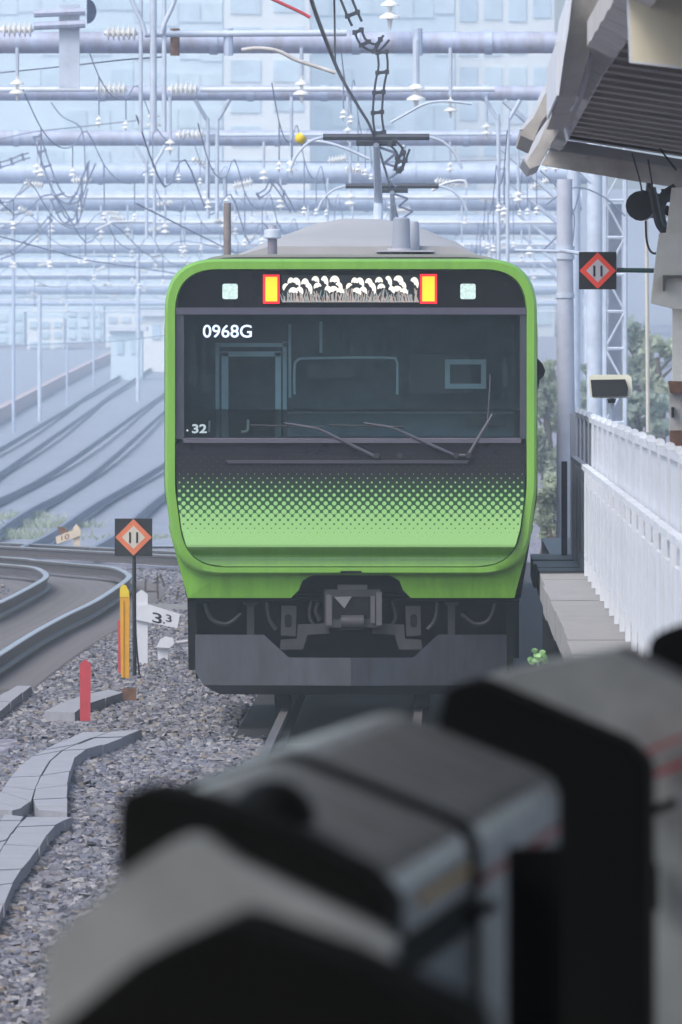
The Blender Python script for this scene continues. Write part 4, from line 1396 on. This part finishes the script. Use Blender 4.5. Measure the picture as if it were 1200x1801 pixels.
facade('terraced_house', 'white low house left of the train top above the far tracks', 186, 256, 552, 1480, 3, 17, W1, [G2, G3], 0.6, 12)
# low sheds and a wall at the left
for i, (u0, u1, vt, vb, d) in enumerate([(252, 330, 556, 640, 1250), (195, 250, 582, 650, 1180)]):
    base = P((u0 + u1) / 2, vb, d)
    z0 = GZ + rise(d)
    a, b = P(u0, vt, d), P(u1, vt, d)
    root = thing('trackside_hut', ['white trackside hut touching the train outline', 'small pale hut left of the white hut'][i], 'hut', (base.x, d, z0))
    MB().box(((a.x + b.x) / 2, d + 3, (a.z + z0) / 2), (b.x - a.x, 6, a.z - z0)).build('wall', [W1, W2][i], root)
    MB().box(((a.x + b.x) / 2, d + 3, a.z + 0.12), (b.x - a.x + 0.5, 6.6, 0.24)).build('roof', M_white, root)
    for k in range(2):
        uu = u0 + (u1 - u0) * (0.2 + 0.45 * k)
        MB().plate([(uu, vt + 14), (uu + (u1 - u0) * 0.2, vt + 14), (uu + (u1 - u0) * 0.2, vt + 40), (uu, vt + 40)], d - 0.08, 0.1).build('window', G2, root)
wl = [ground_pt(u, v, GZ) for u, v in ((-30, 765), (40, 722), (110, 682), (170, 650), (230, 622))]
mb = MB()
mb.loops([[p, p + Vector((0, 0, 0.6)), p + Vector((-0.3, 0.2, 0.6)), p + Vector((-0.3, 0.2, 0))] for p in wl], True, True)
tag(mb.build('retaining_wall', mat('pink_wall', (0.5, 0.4, 0.42), 0.8, var=0.1)), 'low pinkish retaining wall beyond the farthest track', 'wall')

# slim line-side poles in the far haze
for i, (u, vt, vb, d, wpx) in enumerate([(24, 470, 700, 780, 10), (70, 520, 690, 860, 12), (118, 600, 660, 980, 6), (243, 450, 600, 1000, 12), (165, 500, 640, 1120, 6)]):
    z0 = GZ + rise(d)
    a = P(u, vt, d)
    o = MB().tube([(a.x, d, z0), (a.x, d, a.z)], wpx * d / F / 3.4, 10).build('lineside_pole', M_paleframe if i % 2 else M_pipe, smooth=60)
    tag(o, ['grey lineside pole nearest the left edge', 'thick pale lineside pole at far left', 'short grey far pole by the pink wall', 'thick pale pole just left of the train top', 'thin pale far pole between the huts'][i], 'pole', 'lineside poles in the haze')
rp = P(400, 357, 240)
o = MB().tube([(rp.x, 240, GZ), (rp.x, 240, rp.z)], 0.042, 10).build('lineside_pole', mat('brown_post', (0.24, 0.2, 0.19), 0.7, var=0.15), smooth=60)
tag(o, 'brown post standing up behind the train roof at left', 'pole')

# ------------------------------------------------------------------ trees on the right
def leaf_mesh(name, crowns, n, size, material, origin):
    pts = []
    per = n // len(crowns)
    V, Fc = [], []
    for (c, r) in crowns:
        q = rng.normal(size=(per, 3))
        q /= np.linalg.norm(q, axis=1)[:, None]
        q *= (rng.random(per) ** 0.45)[:, None]
        q = q * np.array(r) + np.array(c)
        for p in q:
            a = rng.normal(size=3)
            a /= np.linalg.norm(a)
            b = np.cross(a, rng.normal(size=3))
            b /= np.linalg.norm(b)
            s = size * rng.uniform(0.6, 1.3)
            k = len(V)
            V += [tuple(p - a * s), tuple(p + b * s * 0.5), tuple(p + a * s), tuple(p - b * s * 0.5)]
            Fc.append((k, k + 1, k + 2, k + 3))
    mb = MB()
    mb.v, mb.f = V, Fc
    return mb


def leaf_material(name, col):
    m = mat(name, col, 0.6, var=0.25, scale=1.5)
    n, L = m.node_tree.nodes, m.node_tree.links
    b = n['Principled BSDF']
    tl = n.new('ShaderNodeBsdfTranslucent')
    mx = n.new('ShaderNodeMixShader')
    mx.inputs[0].default_value = 0.5
    L.new(b.inputs['Base Color'].links[0].from_socket, tl.inputs['Color'])
    L.new(b.outputs[0], mx.inputs[1])
    L.new(tl.outputs[0], mx.inputs[2])
    L.new(mx.outputs[0], n['Material Output'].inputs[0])
    return m


M_leaf = leaf_material('leaf_green', (0.45, 0.53, 0.44))
M_leaf2 = leaf_material('leaf_yellow_green', (0.54, 0.6, 0.46))
M_bark = mat('bark', (0.12, 0.1, 0.08), 0.9, var=0.2)


def tree(label, u, v, ru, rv, d, m, n=2600):
    c = P(u, v, d)
    s = d / F
    R = (ru * s, ru * s, rv * s)
    z0 = GZ + rise(d)
    root = thing('tree', label, 'tree', (c.x, d, z0), 'trees beyond the platform end')
    tr = MB().tube([(c.x, d, z0), (c.x + 0.05, d, c.z - R[2] * 0.5), (c.x - 0.05, d, c.z + R[2] * 0.4)], [0.16, 0.11, 0.04], 10).build('trunk', M_bark, root)
    for k in range(4):
        a = random.uniform(0, 6.28)
        MB().tube([(c.x, d, c.z - R[2] * (0.5 - 0.2 * k)), (c.x + math.cos(a) * R[0] * 0.7, d + math.sin(a) * R[0] * 0.7, c.z - R[2] * (0.2 - 0.2 * k))], [0.05, 0.02], 6).build('limb', M_bark, tr)
    crowns = []
    for k in range(16):
        q = np.array([random.uniform(-1, 1), random.uniform(-1, 1), random.uniform(-1, 1)])
        q *= 0.75
        k_ = random.uniform(0.22, 0.42)
        crowns.append(((c.x + q[0] * R[0], d + q[1] * R[0], c.z + q[2] * R[2]), (R[0] * k_ * 1.2, R[0] * k_, R[2] * k_ * 0.6)))
    leaf_mesh('crown', crowns, int(n * 0.3), 0.00032 * d, m, None).build('crown', m, root)


tree('tree with sparse crown just right of the slim conduit pole', 1160, 660, 40, 80, 520, M_leaf2, 2600)
tree('dark green tree left of the slim conduit pole', 1118, 625, 22, 70, 560, M_leaf, 2000)
tree('pale green tree behind the black lamp box', 1048, 690, 42, 80, 600, M_leaf, 3000)
tree('low bushy tree seen between lamp box and control box', 1120, 735, 60, 50, 500, M_leaf, 3000)
tree('tall hazy tree between train side and concrete mast', 962, 730, 26, 120, 520, M_leaf2, 3600)
tree('low yellowish tree at the train side above the walkway end', 966, 900, 26, 70, 330, M_leaf2, 2600)

# ------------------------------------------------------------------ signs and posts on the left
sg2 = thing('stop_sign', 'black square stop sign with orange diamond on a thin post', 'sign', ground_pt(237, 1196, GZ))
dS = ground_pt(237, 1196, GZ).y
diamond_sign(sg2, 235, 945, 33, dS, M_orange, mat('sign_cream', (0.62, 0.58, 0.5), 0.5, var=0.06))
MB().tube([P(236, 978, dS + 0.03), P(237, 1196, dS + 0.03)], 0.019, 8).build('post', M_signblack, sg2)
MB().tube([P(239, 1120, dS + 0.03), P(246, 1194, dS + 0.03)], 0.008, 6).build('stay_rod', M_signblack, sg2)
MB().box(P(250, 1194, dS), (0.22, 0.4, 0.02)).build('foot_plate', M_signblack, sg2)

yp = thing('marker_post', 'tall yellow marker post with bright cap', 'post', ground_pt(219, 1197, GZ))
dY = ground_pt(219, 1197, GZ).y
MB().plate([(211, 1050), (228, 1050), (227, 1197), (213, 1197)], dY, 0.1).build('shaft', M_yellow, yp)
MB().plate([(211, 1050), (211, 1034), (216, 1028), (222, 1030), (227, 1040), (228, 1050)], dY - 0.003, 0.106).build('cap', M_yellow2, yp)
MB().plate([(217, 1056), (219, 1056), (219, 1194), (217, 1194)], dY - 0.006, 0.01).build('groove', mat('yellow_dark', (0.5, 0.24, 0.02), 0.6, var=0.1), yp)
pr = ground_pt(211, 1190, GZ)
o = MB().plate([(207, 1092), (213, 1090), (214, 1188), (208, 1188)], pr.y + 0.6, 0.08).build('marker_post', M_redpost)
tag(o, 'thin dark red post half hidden by the yellow post', 'post')
rs = thing('marker_stake', 'short red stake with pointed top in the ballast', 'stake', ground_pt(150, 1279, GZ))
dR = ground_pt(150, 1279, GZ).y
MB().prism([P(u, v, dR) for u, v in ((140, 1168), (150, 1159), (160, 1168), (159, 1268), (141, 1268))], [P(u, v, dR + 0.08) for u, v in ((140, 1168), (150, 1162), (160, 1168), (159, 1268), (141, 1268))]).build('shaft', M_redpost, rs)
MB().plate([(140, 1268), (159, 1268), (159, 1281), (140, 1281)], dR + 0.005, 0.07).build('foot', M_signgrey, rs)
rb = ground_pt(228, 1237, GZ)
o = MB().plate([(215, 1212), (240, 1210), (239, 1234), (216, 1237)], rb.y, 0.12).build('rusty_block', M_rustmetal)
tag(o, 'small rusty block in the ballast below the yellow post', 'block')
gp = thing('gradient_post', 'white gradient post with slanting board reading three point three', 'post', ground_pt(249, 1172, GZ))
dG = ground_pt(249, 1172, GZ).y
MB().prism([P(u, v, dG) for u, v in ((238, 1045), (249, 1037), (260, 1045), (260, 1172), (244, 1172))], [P(u, v, dG + 0.1) for u, v in ((238, 1045), (249, 1039), (260, 1045), (260, 1172), (244, 1172))]).build('shaft', M_white, gp)
bd = MB().plate([(239, 1065), (262, 1063), (317, 1080), (312, 1105), (239, 1090)], dG - 0.03, 0.025).build('board', M_white, gp)
writing('3', 268, 1076, 285, 1094, dG - 0.033, M_signblack, bd, 'numeral', 0.01, 4)
writing('3', 292, 1080, 302, 1093, dG - 0.033, M_signblack, bd, 'numeral', 0.01, 2)
MB().plate([(287, 1094), (290, 1094.5), (290, 1097), (287, 1096.5)], dG - 0.033, 0.002).build('point', M_signblack, bd)
fp = thing('gradient_post', 'distant cream gradient post with slanting board by the far tracks', 'post', ground_pt(135, 981, GZ))
dF = ground_pt(135, 981, GZ).y
MB().plate([(129, 928), (134, 921), (140, 928), (142, 980), (129, 980)], dF, 0.12).build('shaft', mat('cream_post', (0.68, 0.56, 0.42), 0.6, var=0.06), fp)
bd2 = MB().plate([(98, 944), (130, 932), (142, 930), (142, 942), (100, 957)], dF - 0.03, 0.025).build('board', MATS['cream_post'], fp)
writing('10', 108, 942, 122, 951, dF - 0.034, M_rustmetal, bd2, 'numeral', 0.0, -4)
o = MB().plate([(101, 926), (113, 927), (122, 935), (104, 940)], dF + 0.3, 0.1).build('rusty_plate', M_rustmetal)
tag(o, 'small rusty plate behind the distant cream post', 'plate')
# small white ground lamp and rods by the skirt
gd = ground_pt(288, 1163, GZ)
wl_ = thing('ground_lamp', 'small white ground lamp on a pedestal beside the train skirt', 'lamp', gd)
MB().prism([P(u, v, gd.y) for u, v in ((275, 1138), (282, 1124), (292, 1119), (305, 1122), (307, 1132), (298, 1140))], [P(u, v, gd.y + 0.2) for u, v in ((275, 1138), (282, 1124), (292, 1119), (305, 1122), (307, 1132), (298, 1140))]).build('hood', M_white, wl_)
MB().plate([(277, 1141), (297, 1141), (295, 1163), (278, 1163)], gd.y + 0.05, 0.12).build('pedestal', M_white, wl_)
MB().tube([P(303, 1132, gd.y + 0.1), P(330, 1128, gd.y + 0.1)], 0.02, 8).build('arm', M_signgrey, wl_)
rk = ground_pt(280, 1060, GZ)
fr = thing('cable_rack', 'thin dark cable rack standing behind the white board', 'cable rack', rk)
for a, b in (((256, 1018), (256, 1040)), ((277, 1014), (277, 1040)), ((256, 1040), (277, 1040)), ((282, 1010), (290, 1032)), ((278, 1040), (278, 1062)), ((313, 1040), (310, 1062)), ((270, 1020), (284, 1012))):
    MB().tube([P(*a, rk.y), P(*b, rk.y)], 0.012, 6).build('rod', M_rail, fr)
pb = MB().plate([(261, 1062), (330, 1064), (330, 1072), (261, 1069)], dG + 5, 0.2).build('cable_duct', mat('duct_grey', (0.3, 0.32, 0.34), 0.7, var=0.1))
tag(pb, 'pale grey cable duct running into the train corner', 'duct')

# ------------------------------------------------------------------ cable trough lids
def lid_row(label, left, right, step):
    """lids between two pixel lines on the ground"""
    A = smooth_line([ground_pt(u, v, GZ + 0.1) for u, v in left], 5)
    B = smooth_line([ground_pt(u, v, GZ + 0.1) for u, v in right], 5)
    n = max(3, int((A[-1] - A[0]).length / step))

    def along(Lp, t):
        x = t * (len(Lp) - 1)
        i = min(int(x), len(Lp) - 2)
        return Lp[i].lerp(Lp[i + 1], x - i)

    root = thing('cable_trough', label, 'cable trough', (A[0].x, A[0].y, GZ))
    for k in range(n):
        t0, t1 = (k + 0.015) / n, (k + 0.985) / n
        jx = random.uniform(-0.005, 0.005)
        dz = Vector((jx, 0, random.uniform(-0.004, 0.004)))
        q = [along(A, t0) + dz, along(B, t0) + dz, along(B, t1) + dz, along(A, t1) + dz]
        MB().prism(q, [p - Vector((0, 0, 0.08)) for p in q]).build('lid', M_lid, root)
    mb = MB()
    mb.loops([[along(A, t) + Vector((0.01, 0, -0.09)), along(B, t) + Vector((-0.01, 0, -0.09)), along(B, t) + Vector((-0.01, 0, -0.2)), along(A, t) + Vector((0.01, 0, -0.2))] for t in np.linspace(0, 1, 12)], True, True)
    mb.build('trough_body', mat('trough_dark', (0.12, 0.12, 0.13), 0.9, var=0.1), root)


lid_row('left row of trough lids nearest the picture edge', [(-110, 1640), (-60, 1540), (-30, 1480), (10, 1433)], [(-45, 1610), (-20, 1530), (17, 1467), (42, 1437)], 2.6)
lid_row('right row of trough lids stepping down to the bottom left', [(-40, 1612), (-15, 1532), (20, 1467), (46, 1437)], [(-5, 1620), (25, 1546), (62, 1500), (92, 1454), (126, 1437)], 2.6)
lid_row('left row of pale trough lids leading to the red stake', [(-60, 1420), (0, 1394), (12, 1375), (46, 1337), (83, 1317), (146, 1287)], [(20, 1425), (52, 1412), (65, 1375), (94, 1329), (135, 1308), (190, 1287)], 3.0)
lid_row('right row of pale trough lids leading to the red stake', [(70, 1425), (58, 1410), (69, 1375), (98, 1329), (140, 1308), (196, 1287)], [(118, 1428), (117, 1408), (121, 1367), (137, 1325), (187, 1308), (250, 1283)], 3.0)
lid_row('short run of trough lids behind the red stake', [(78, 1252), (110, 1236), (150, 1222), (190, 1213)], [(132, 1254), (150, 1240), (185, 1228), (215, 1218)], 5.0)
lid_row('trough lids at the left edge by the curving rail', [(-40, 1248), (0, 1224), (30, 1206)], [(0, 1252), (30, 1226), (56, 1206)], 5.0)

# ------------------------------------------------------------------ loose ballast stones
def stones(name, quads, dens, smin, smax, label):
    base = np.array([[-1, -1, -.6], [1, -.8, -.6], [.9, 1, -.6], [-.8, .9, -.6], [-.7, -.6, .5], [.6, -.7, .65], [.7, .5, .45], [-.5, .7, .6]])
    faces = np.array([[0, 1, 5, 4], [1, 2, 6, 5], [2, 3, 7, 6], [3, 0, 4, 7], [4, 5, 6, 7]])
    pts = []
    for (x0, x1, y0, y1) in quads:
        n = int((x1 - x0) * (y1 - y0) * dens)
        pts.append(np.stack([rng.uniform(x0, x1, n), rng.uniform(y0, y1, n)], 1))
    p = np.concatenate(pts)
    n = len(p)
    s = rng.uniform(smin, smax, n)
    jit = base[None] * (1 + rng.normal(0, 0.22, (n, 8, 3)))
    a = rng.uniform(0, 2 * np.pi, n)
    b = rng.normal(0, 0.4, n)
    ca, sa, cb, sb = np.cos(a)[:, None], np.sin(a)[:, None], np.cos(b)[:, None], np.sin(b)[:, None]
    x = jit[..., 0] * s[:, None]
    y = jit[..., 1] * s[:, None] * 0.8
    z = jit[..., 2] * s[:, None] * 0.75
    x, z = x * cb - z * sb, x * sb + z * cb
    x, y = x * ca - y * sa, x * sa + y * ca
    V = np.stack([x + p[:, 0:1], y + p[:, 1:2], z + GZ + s[:, None] * rng.uniform(-0.1, 0.5, n)[:, None]], -1).reshape(-1, 3)
    Fc = (faces[None] + (np.arange(n) * 8)[:, None, None]).reshape(-1, 4)
    me = bpy.data.meshes.new(name)
    me.from_pydata(V.tolist(), [], Fc.tolist())
    mats_ = [mat('stone_grey', (0.2, 0.2, 0.23), 0.85, var=0.2, scale=9), mat('stone_blue', (0.13, 0.135, 0.175), 0.85, var=0.2, scale=9), mat('stone_pale', (0.3, 0.29, 0.3), 0.85, var=0.12, scale=9), mat('stone_tan', (0.22, 0.185, 0.155), 0.85, var=0.2, scale=9), mat('stone_dark', (0.07, 0.07, 0.085), 0.85, var=0.2, scale=9)]
    for m in mats_:
        me.materials.append(m)
    mi = np.repeat(rng.choice(5, n, p=[0.4, 0.25, 0.13, 0.07, 0.15]), 5)
    me.polygons.foreach_set('material_index', mi.astype(np.int32))
    me.update()
    ob = bpy.data.objects.new(name, me)
    COL.objects.link(ob)
    tag(ob, label, 'ballast', kind='stuff')
    return ob


stones('gravel', [(-3.4, -1.45, 88, 172), (-1.75, -0.2, 88, 160), (-4.0, -1.75, 172, 206)], 190, 0.019, 0.042, 'grey ballast stones between the trough lids and the train')
stones('gravel', [(-6.4, -1.9, 206, 310), (-7.5, -4.0, 150, 206)], 80, 0.02, 0.04, 'grey ballast stones around the curving track')

# weeds
def weeds(label, cx, cy, n, w_, h, m):
    mb = MB()
    for k in range(n):
        x, y = cx + random.gauss(0, w_), cy + random.gauss(0, w_ * 3)
        hh = h * random.uniform(0.4, 1.1)
        lx, ly = random.gauss(0, hh * 0.4), random.gauss(0, hh * 0.4)
        t = 0.018
        mb.add([(x - t, y, GZ), (x + t, y, GZ), (x + lx + t * 0.6, y + ly, GZ + hh * 0.7), (x + lx * 1.5, y + ly, GZ + hh)], [(0, 1, 2, 3)])
    tag(mb.build('weeds', m), label, 'weeds', kind='stuff')


for u, v, n, w_, h in ((30, 950, 500, 0.5, 0.22), (80, 930, 400, 0.5, 0.2), (10, 915, 300, 0.5, 0.2), (250, 950, 200, 0.6, 0.12)):
    p = ground_pt(u, v, GZ)
    weeds('olive weeds between the far tracks', p.x, p.y, n, w_, h, M_leaf2)
pl = thing('weed_plant', 'small light green weed growing at the slab edge', 'plant', (P(946, 1165, 130).x, 130, 0.2))
lf = mat('weed_leaf', (0.3, 0.55, 0.22), 0.5, var=0.15)
for k in range(16):
    c = P(946 + random.uniform(-14, 14), 1156 + random.uniform(-12, 9), 130 + random.uniform(-0.1, 0.1))
    a = random.uniform(0, 3.14)
    q = [c + Vector((math.cos(a + t) * 0.022, random.uniform(-0.01, 0.01), math.sin(a + t) * 0.016)) for t in (0, 1.05, 2.1, 3.14, 4.2, 5.2)]
    MB().add(q, [(0, 1, 2, 3, 4, 5)]).build('leaf', lf, pl)
MB().tube([P(946, 1200, 130), P(946, 1150, 130)], 0.006, 6).build('stem', lf, pl)

# ------------------------------------------------------------------ platform gates in the foreground
RIDGE = lambda d: -0.0738 + (d - 24.0) * 0.0375


def gate_cabinet(root, d0, d1, m, sect, n=8, name='cabinet'):
    loops = []
    for i in range(n + 1):
        d = d0 + (d1 - d0) * i / n
        f = min(1.0, 0.2 + 0.8 * (d - 19.7) / 1.8)
        loops.append([Vector((RIDGE(d) + (x * f if x < 0 else x), d, CAM_H + z)) for x, z in sect])
    return MB().loops(loops, True, True).build(name, m, root)


SECT = [(-0.15, -1.7), (-0.15, -0.47), (-0.145, -0.452), (-0.13, -0.44), (-0.02, -0.404), (0.0, -0.40), (0.02, -0.405), (0.165, -0.465), (0.182, -0.475), (0.19, -0.492), (0.19, -1.7)]
g2 = thing('platform_gate', 'grey platform gate cabinet with red stripe in the middle foreground', 'platform gate', (RIDGE(22), 22, 1.1))
gate_cabinet(g2, 19.7, 24.3, M_gate, SECT, 12)
gate_cabinet(g2, 21.5, 21.75, M_gateblack, [(x * 1.008, z + 0.003) for x, z in SECT], 1, 'joint_strip')
gate_cabinet(g2, 21.8, 24.2, M_redstripe, [(0.17, -0.535), (0.193, -0.535), (0.193, -0.525), (0.17, -0.525)], 4, 'red_stripe')
gate_cabinet(g2, 20.2, 21.45, M_yellow, [(0.17, -0.515), (0.193, -0.515), (0.193, -0.505), (0.17, -0.505)], 2, 'yellow_stripe')
gate_cabinet(g2, 19.8, 21.4, M_gateblack, [(0.17, -0.57), (0.193, -0.57), (0.193, -0.535), (0.17, -0.535)], 2, 'dark_strip')  # black strip above the glass panel
gate_cabinet(g2, 19.8, 21.45, M_gateglass, [(0.17, -1.2), (0.194, -1.2), (0.194, -0.572), (0.17, -0.572)], 2, 'glass_panel')
MB().plate([(892, 1492), (985, 1490), (985, 1860), (892, 1860)], 21.9, 0.08).build('sensor_post', M_gateblack, g2)
MB().plate([(770, 1632), (870, 1580), (876, 1600), (778, 1652)], 21.3, 0.03).build('handle_bar', M_gateblack, g2)
dm = MB()
dc = Vector(P(480, 1447, 19.95))
dloops = []
for i in range(7):
    a = math.pi / 2 * i / 6
    dloops.append([dc + Vector((math.cos(t) * 0.041 * math.cos(a), math.sin(t) * 0.2 * math.cos(a), math.sin(a) * 0.04)) for t in np.linspace(0, 2 * math.pi, 20, endpoint=False)])
dm.loops(dloops, True, True).build('sensor_dome', M_gateblack, g2, smooth=60)


def dark_unit(label, poly, d, th, m=M_gateblack, n=6):
    o = thing('gate_frame', label, 'gate frame', (P(poly[0][0], 1700, d).x, d, 1.1))
    pts = round_poly([(u, v, r) for u, v, r in poly], n)
    a = [P(u, v, d) for u, v in pts]
    b = [p + Vector((RIDGE(d + th) - RIDGE(d), th, 0)) for p in a]
    MB().prism(a, b).build('frame_plate', m, o)
    return o


dark_unit('black inverted L gate frame at right in the foreground', [(772, 2500, 0), (772, 1262, 20), (786, 1212, 20), (836, 1194, 30), (1100, 1306, 60), (1140, 1345, 40), (1142, 2500, 0)], 25.0, 0.3)
dark_unit('black slanting gate frame left of centre in the foreground', [(206, 2500, 0), (206, 1440, 30), (212, 1394, 34), (262, 1385, 30), (350, 1406, 60), (470, 1450, 60), (640, 1536, 40), (688, 1590, 40), (690, 2300, 0)], 19.2, 0.3)
dark_unit('rounded black gate frame at the right picture edge', [(1140, 1800, 0), (1140, 1118, 40), (1200, 1098, 40), (1330, 1110, 60), (1460, 1200, 40), (1460, 1800, 0)], 29.6, 0.3)
dark_unit('black peaked gate frame nearest the camera at bottom', [(60, 2500, 0), (70, 1830, 30), (240, 1690, 60), (395, 1618, 60), (600, 1690, 80), (830, 1800, 60), (900, 2500, 0)], 14.6, 0.4)


def grey_unit(label, poly, d, th, m=M_gate):
    o = thing('platform_gate', label, 'platform gate', (P(poly[0][0], 1700, d).x, d, 1.1))
    pts = round_poly(poly, 8)
    loops = []
    for k in range(6):
        t = th * k / 5
        loops.append([P(u, v, d) + Vector((RIDGE(d + t) - RIDGE(d), t, 0)) for u, v in pts])
    MB().loops(loops, True, True).build('cabinet', m, o)
    return o


g1 = grey_unit('pale blurred platform gate cabinet at lower left in the foreground', [(72, 2500, 0), (78, 1660, 60), (215, 1538, 60), (340, 1456, 90), (420, 1516, 60), (527, 1568, 60), (640, 1622, 40), (690, 1650, 30), (700, 2500, 0)], 17.2, 0.1)
g3 = grey_unit('grey platform gate cabinet with red stripes at right in the foreground', [(790, 2500, 0), (795, 1240, 30), (812, 1204, 30), (960, 1165, 60), (1085, 1143, 50), (1200, 1200, 60), (1310, 1275, 40), (1330, 2500, 0)], 27.2, 0.5)
MB().plate([(1130, 1322), (1210, 1290), (1210, 1296), (1132, 1328)], 27.15, 0.03).build('red_stripe', M_redstripe, g3)
MB().plate([(1148, 1360), (1210, 1335), (1210, 1345), (1150, 1368)], 27.15, 0.03).build('red_stripe', M_redstripe, g3)
MB().plate([(1130, 1425), (1190, 1402), (1194, 1418), (1134, 1442)], 27.15, 0.03).build('handle_bar', M_gateblack, g3)
MB().plate([(1144, 1520), (1158, 1520), (1160, 1600), (1146, 1602)], 27.15, 0.03).build('slot', M_gateblack, g3)

# ------------------------------------------------------------------ haze (closed box round everything)
hz = MB().box((0, 950, 40), (1200, 2160, 2 * (40 + 1.6))).build('haze', None, origin=(0, 950, 40))
hz['kind'] = 'stuff'
hm = bpy.data.materials.new('haze')
hm.use_nodes = True
hn = hm.node_tree.nodes
hn.clear()
ho = hn.new('ShaderNodeOutputMaterial')
hv = hn.new('ShaderNodeVolumePrincipled')
hv.inputs['Color'].default_value = (0.76, 0.9, 1.0, 1)
hv.inputs['Density'].default_value = 0.00043
hv.inputs['Anisotropy'].default_value = 0.0
hm.node_tree.links.new(hv.outputs[0], ho.inputs['Volume'])
hz.data.materials.append(hm)
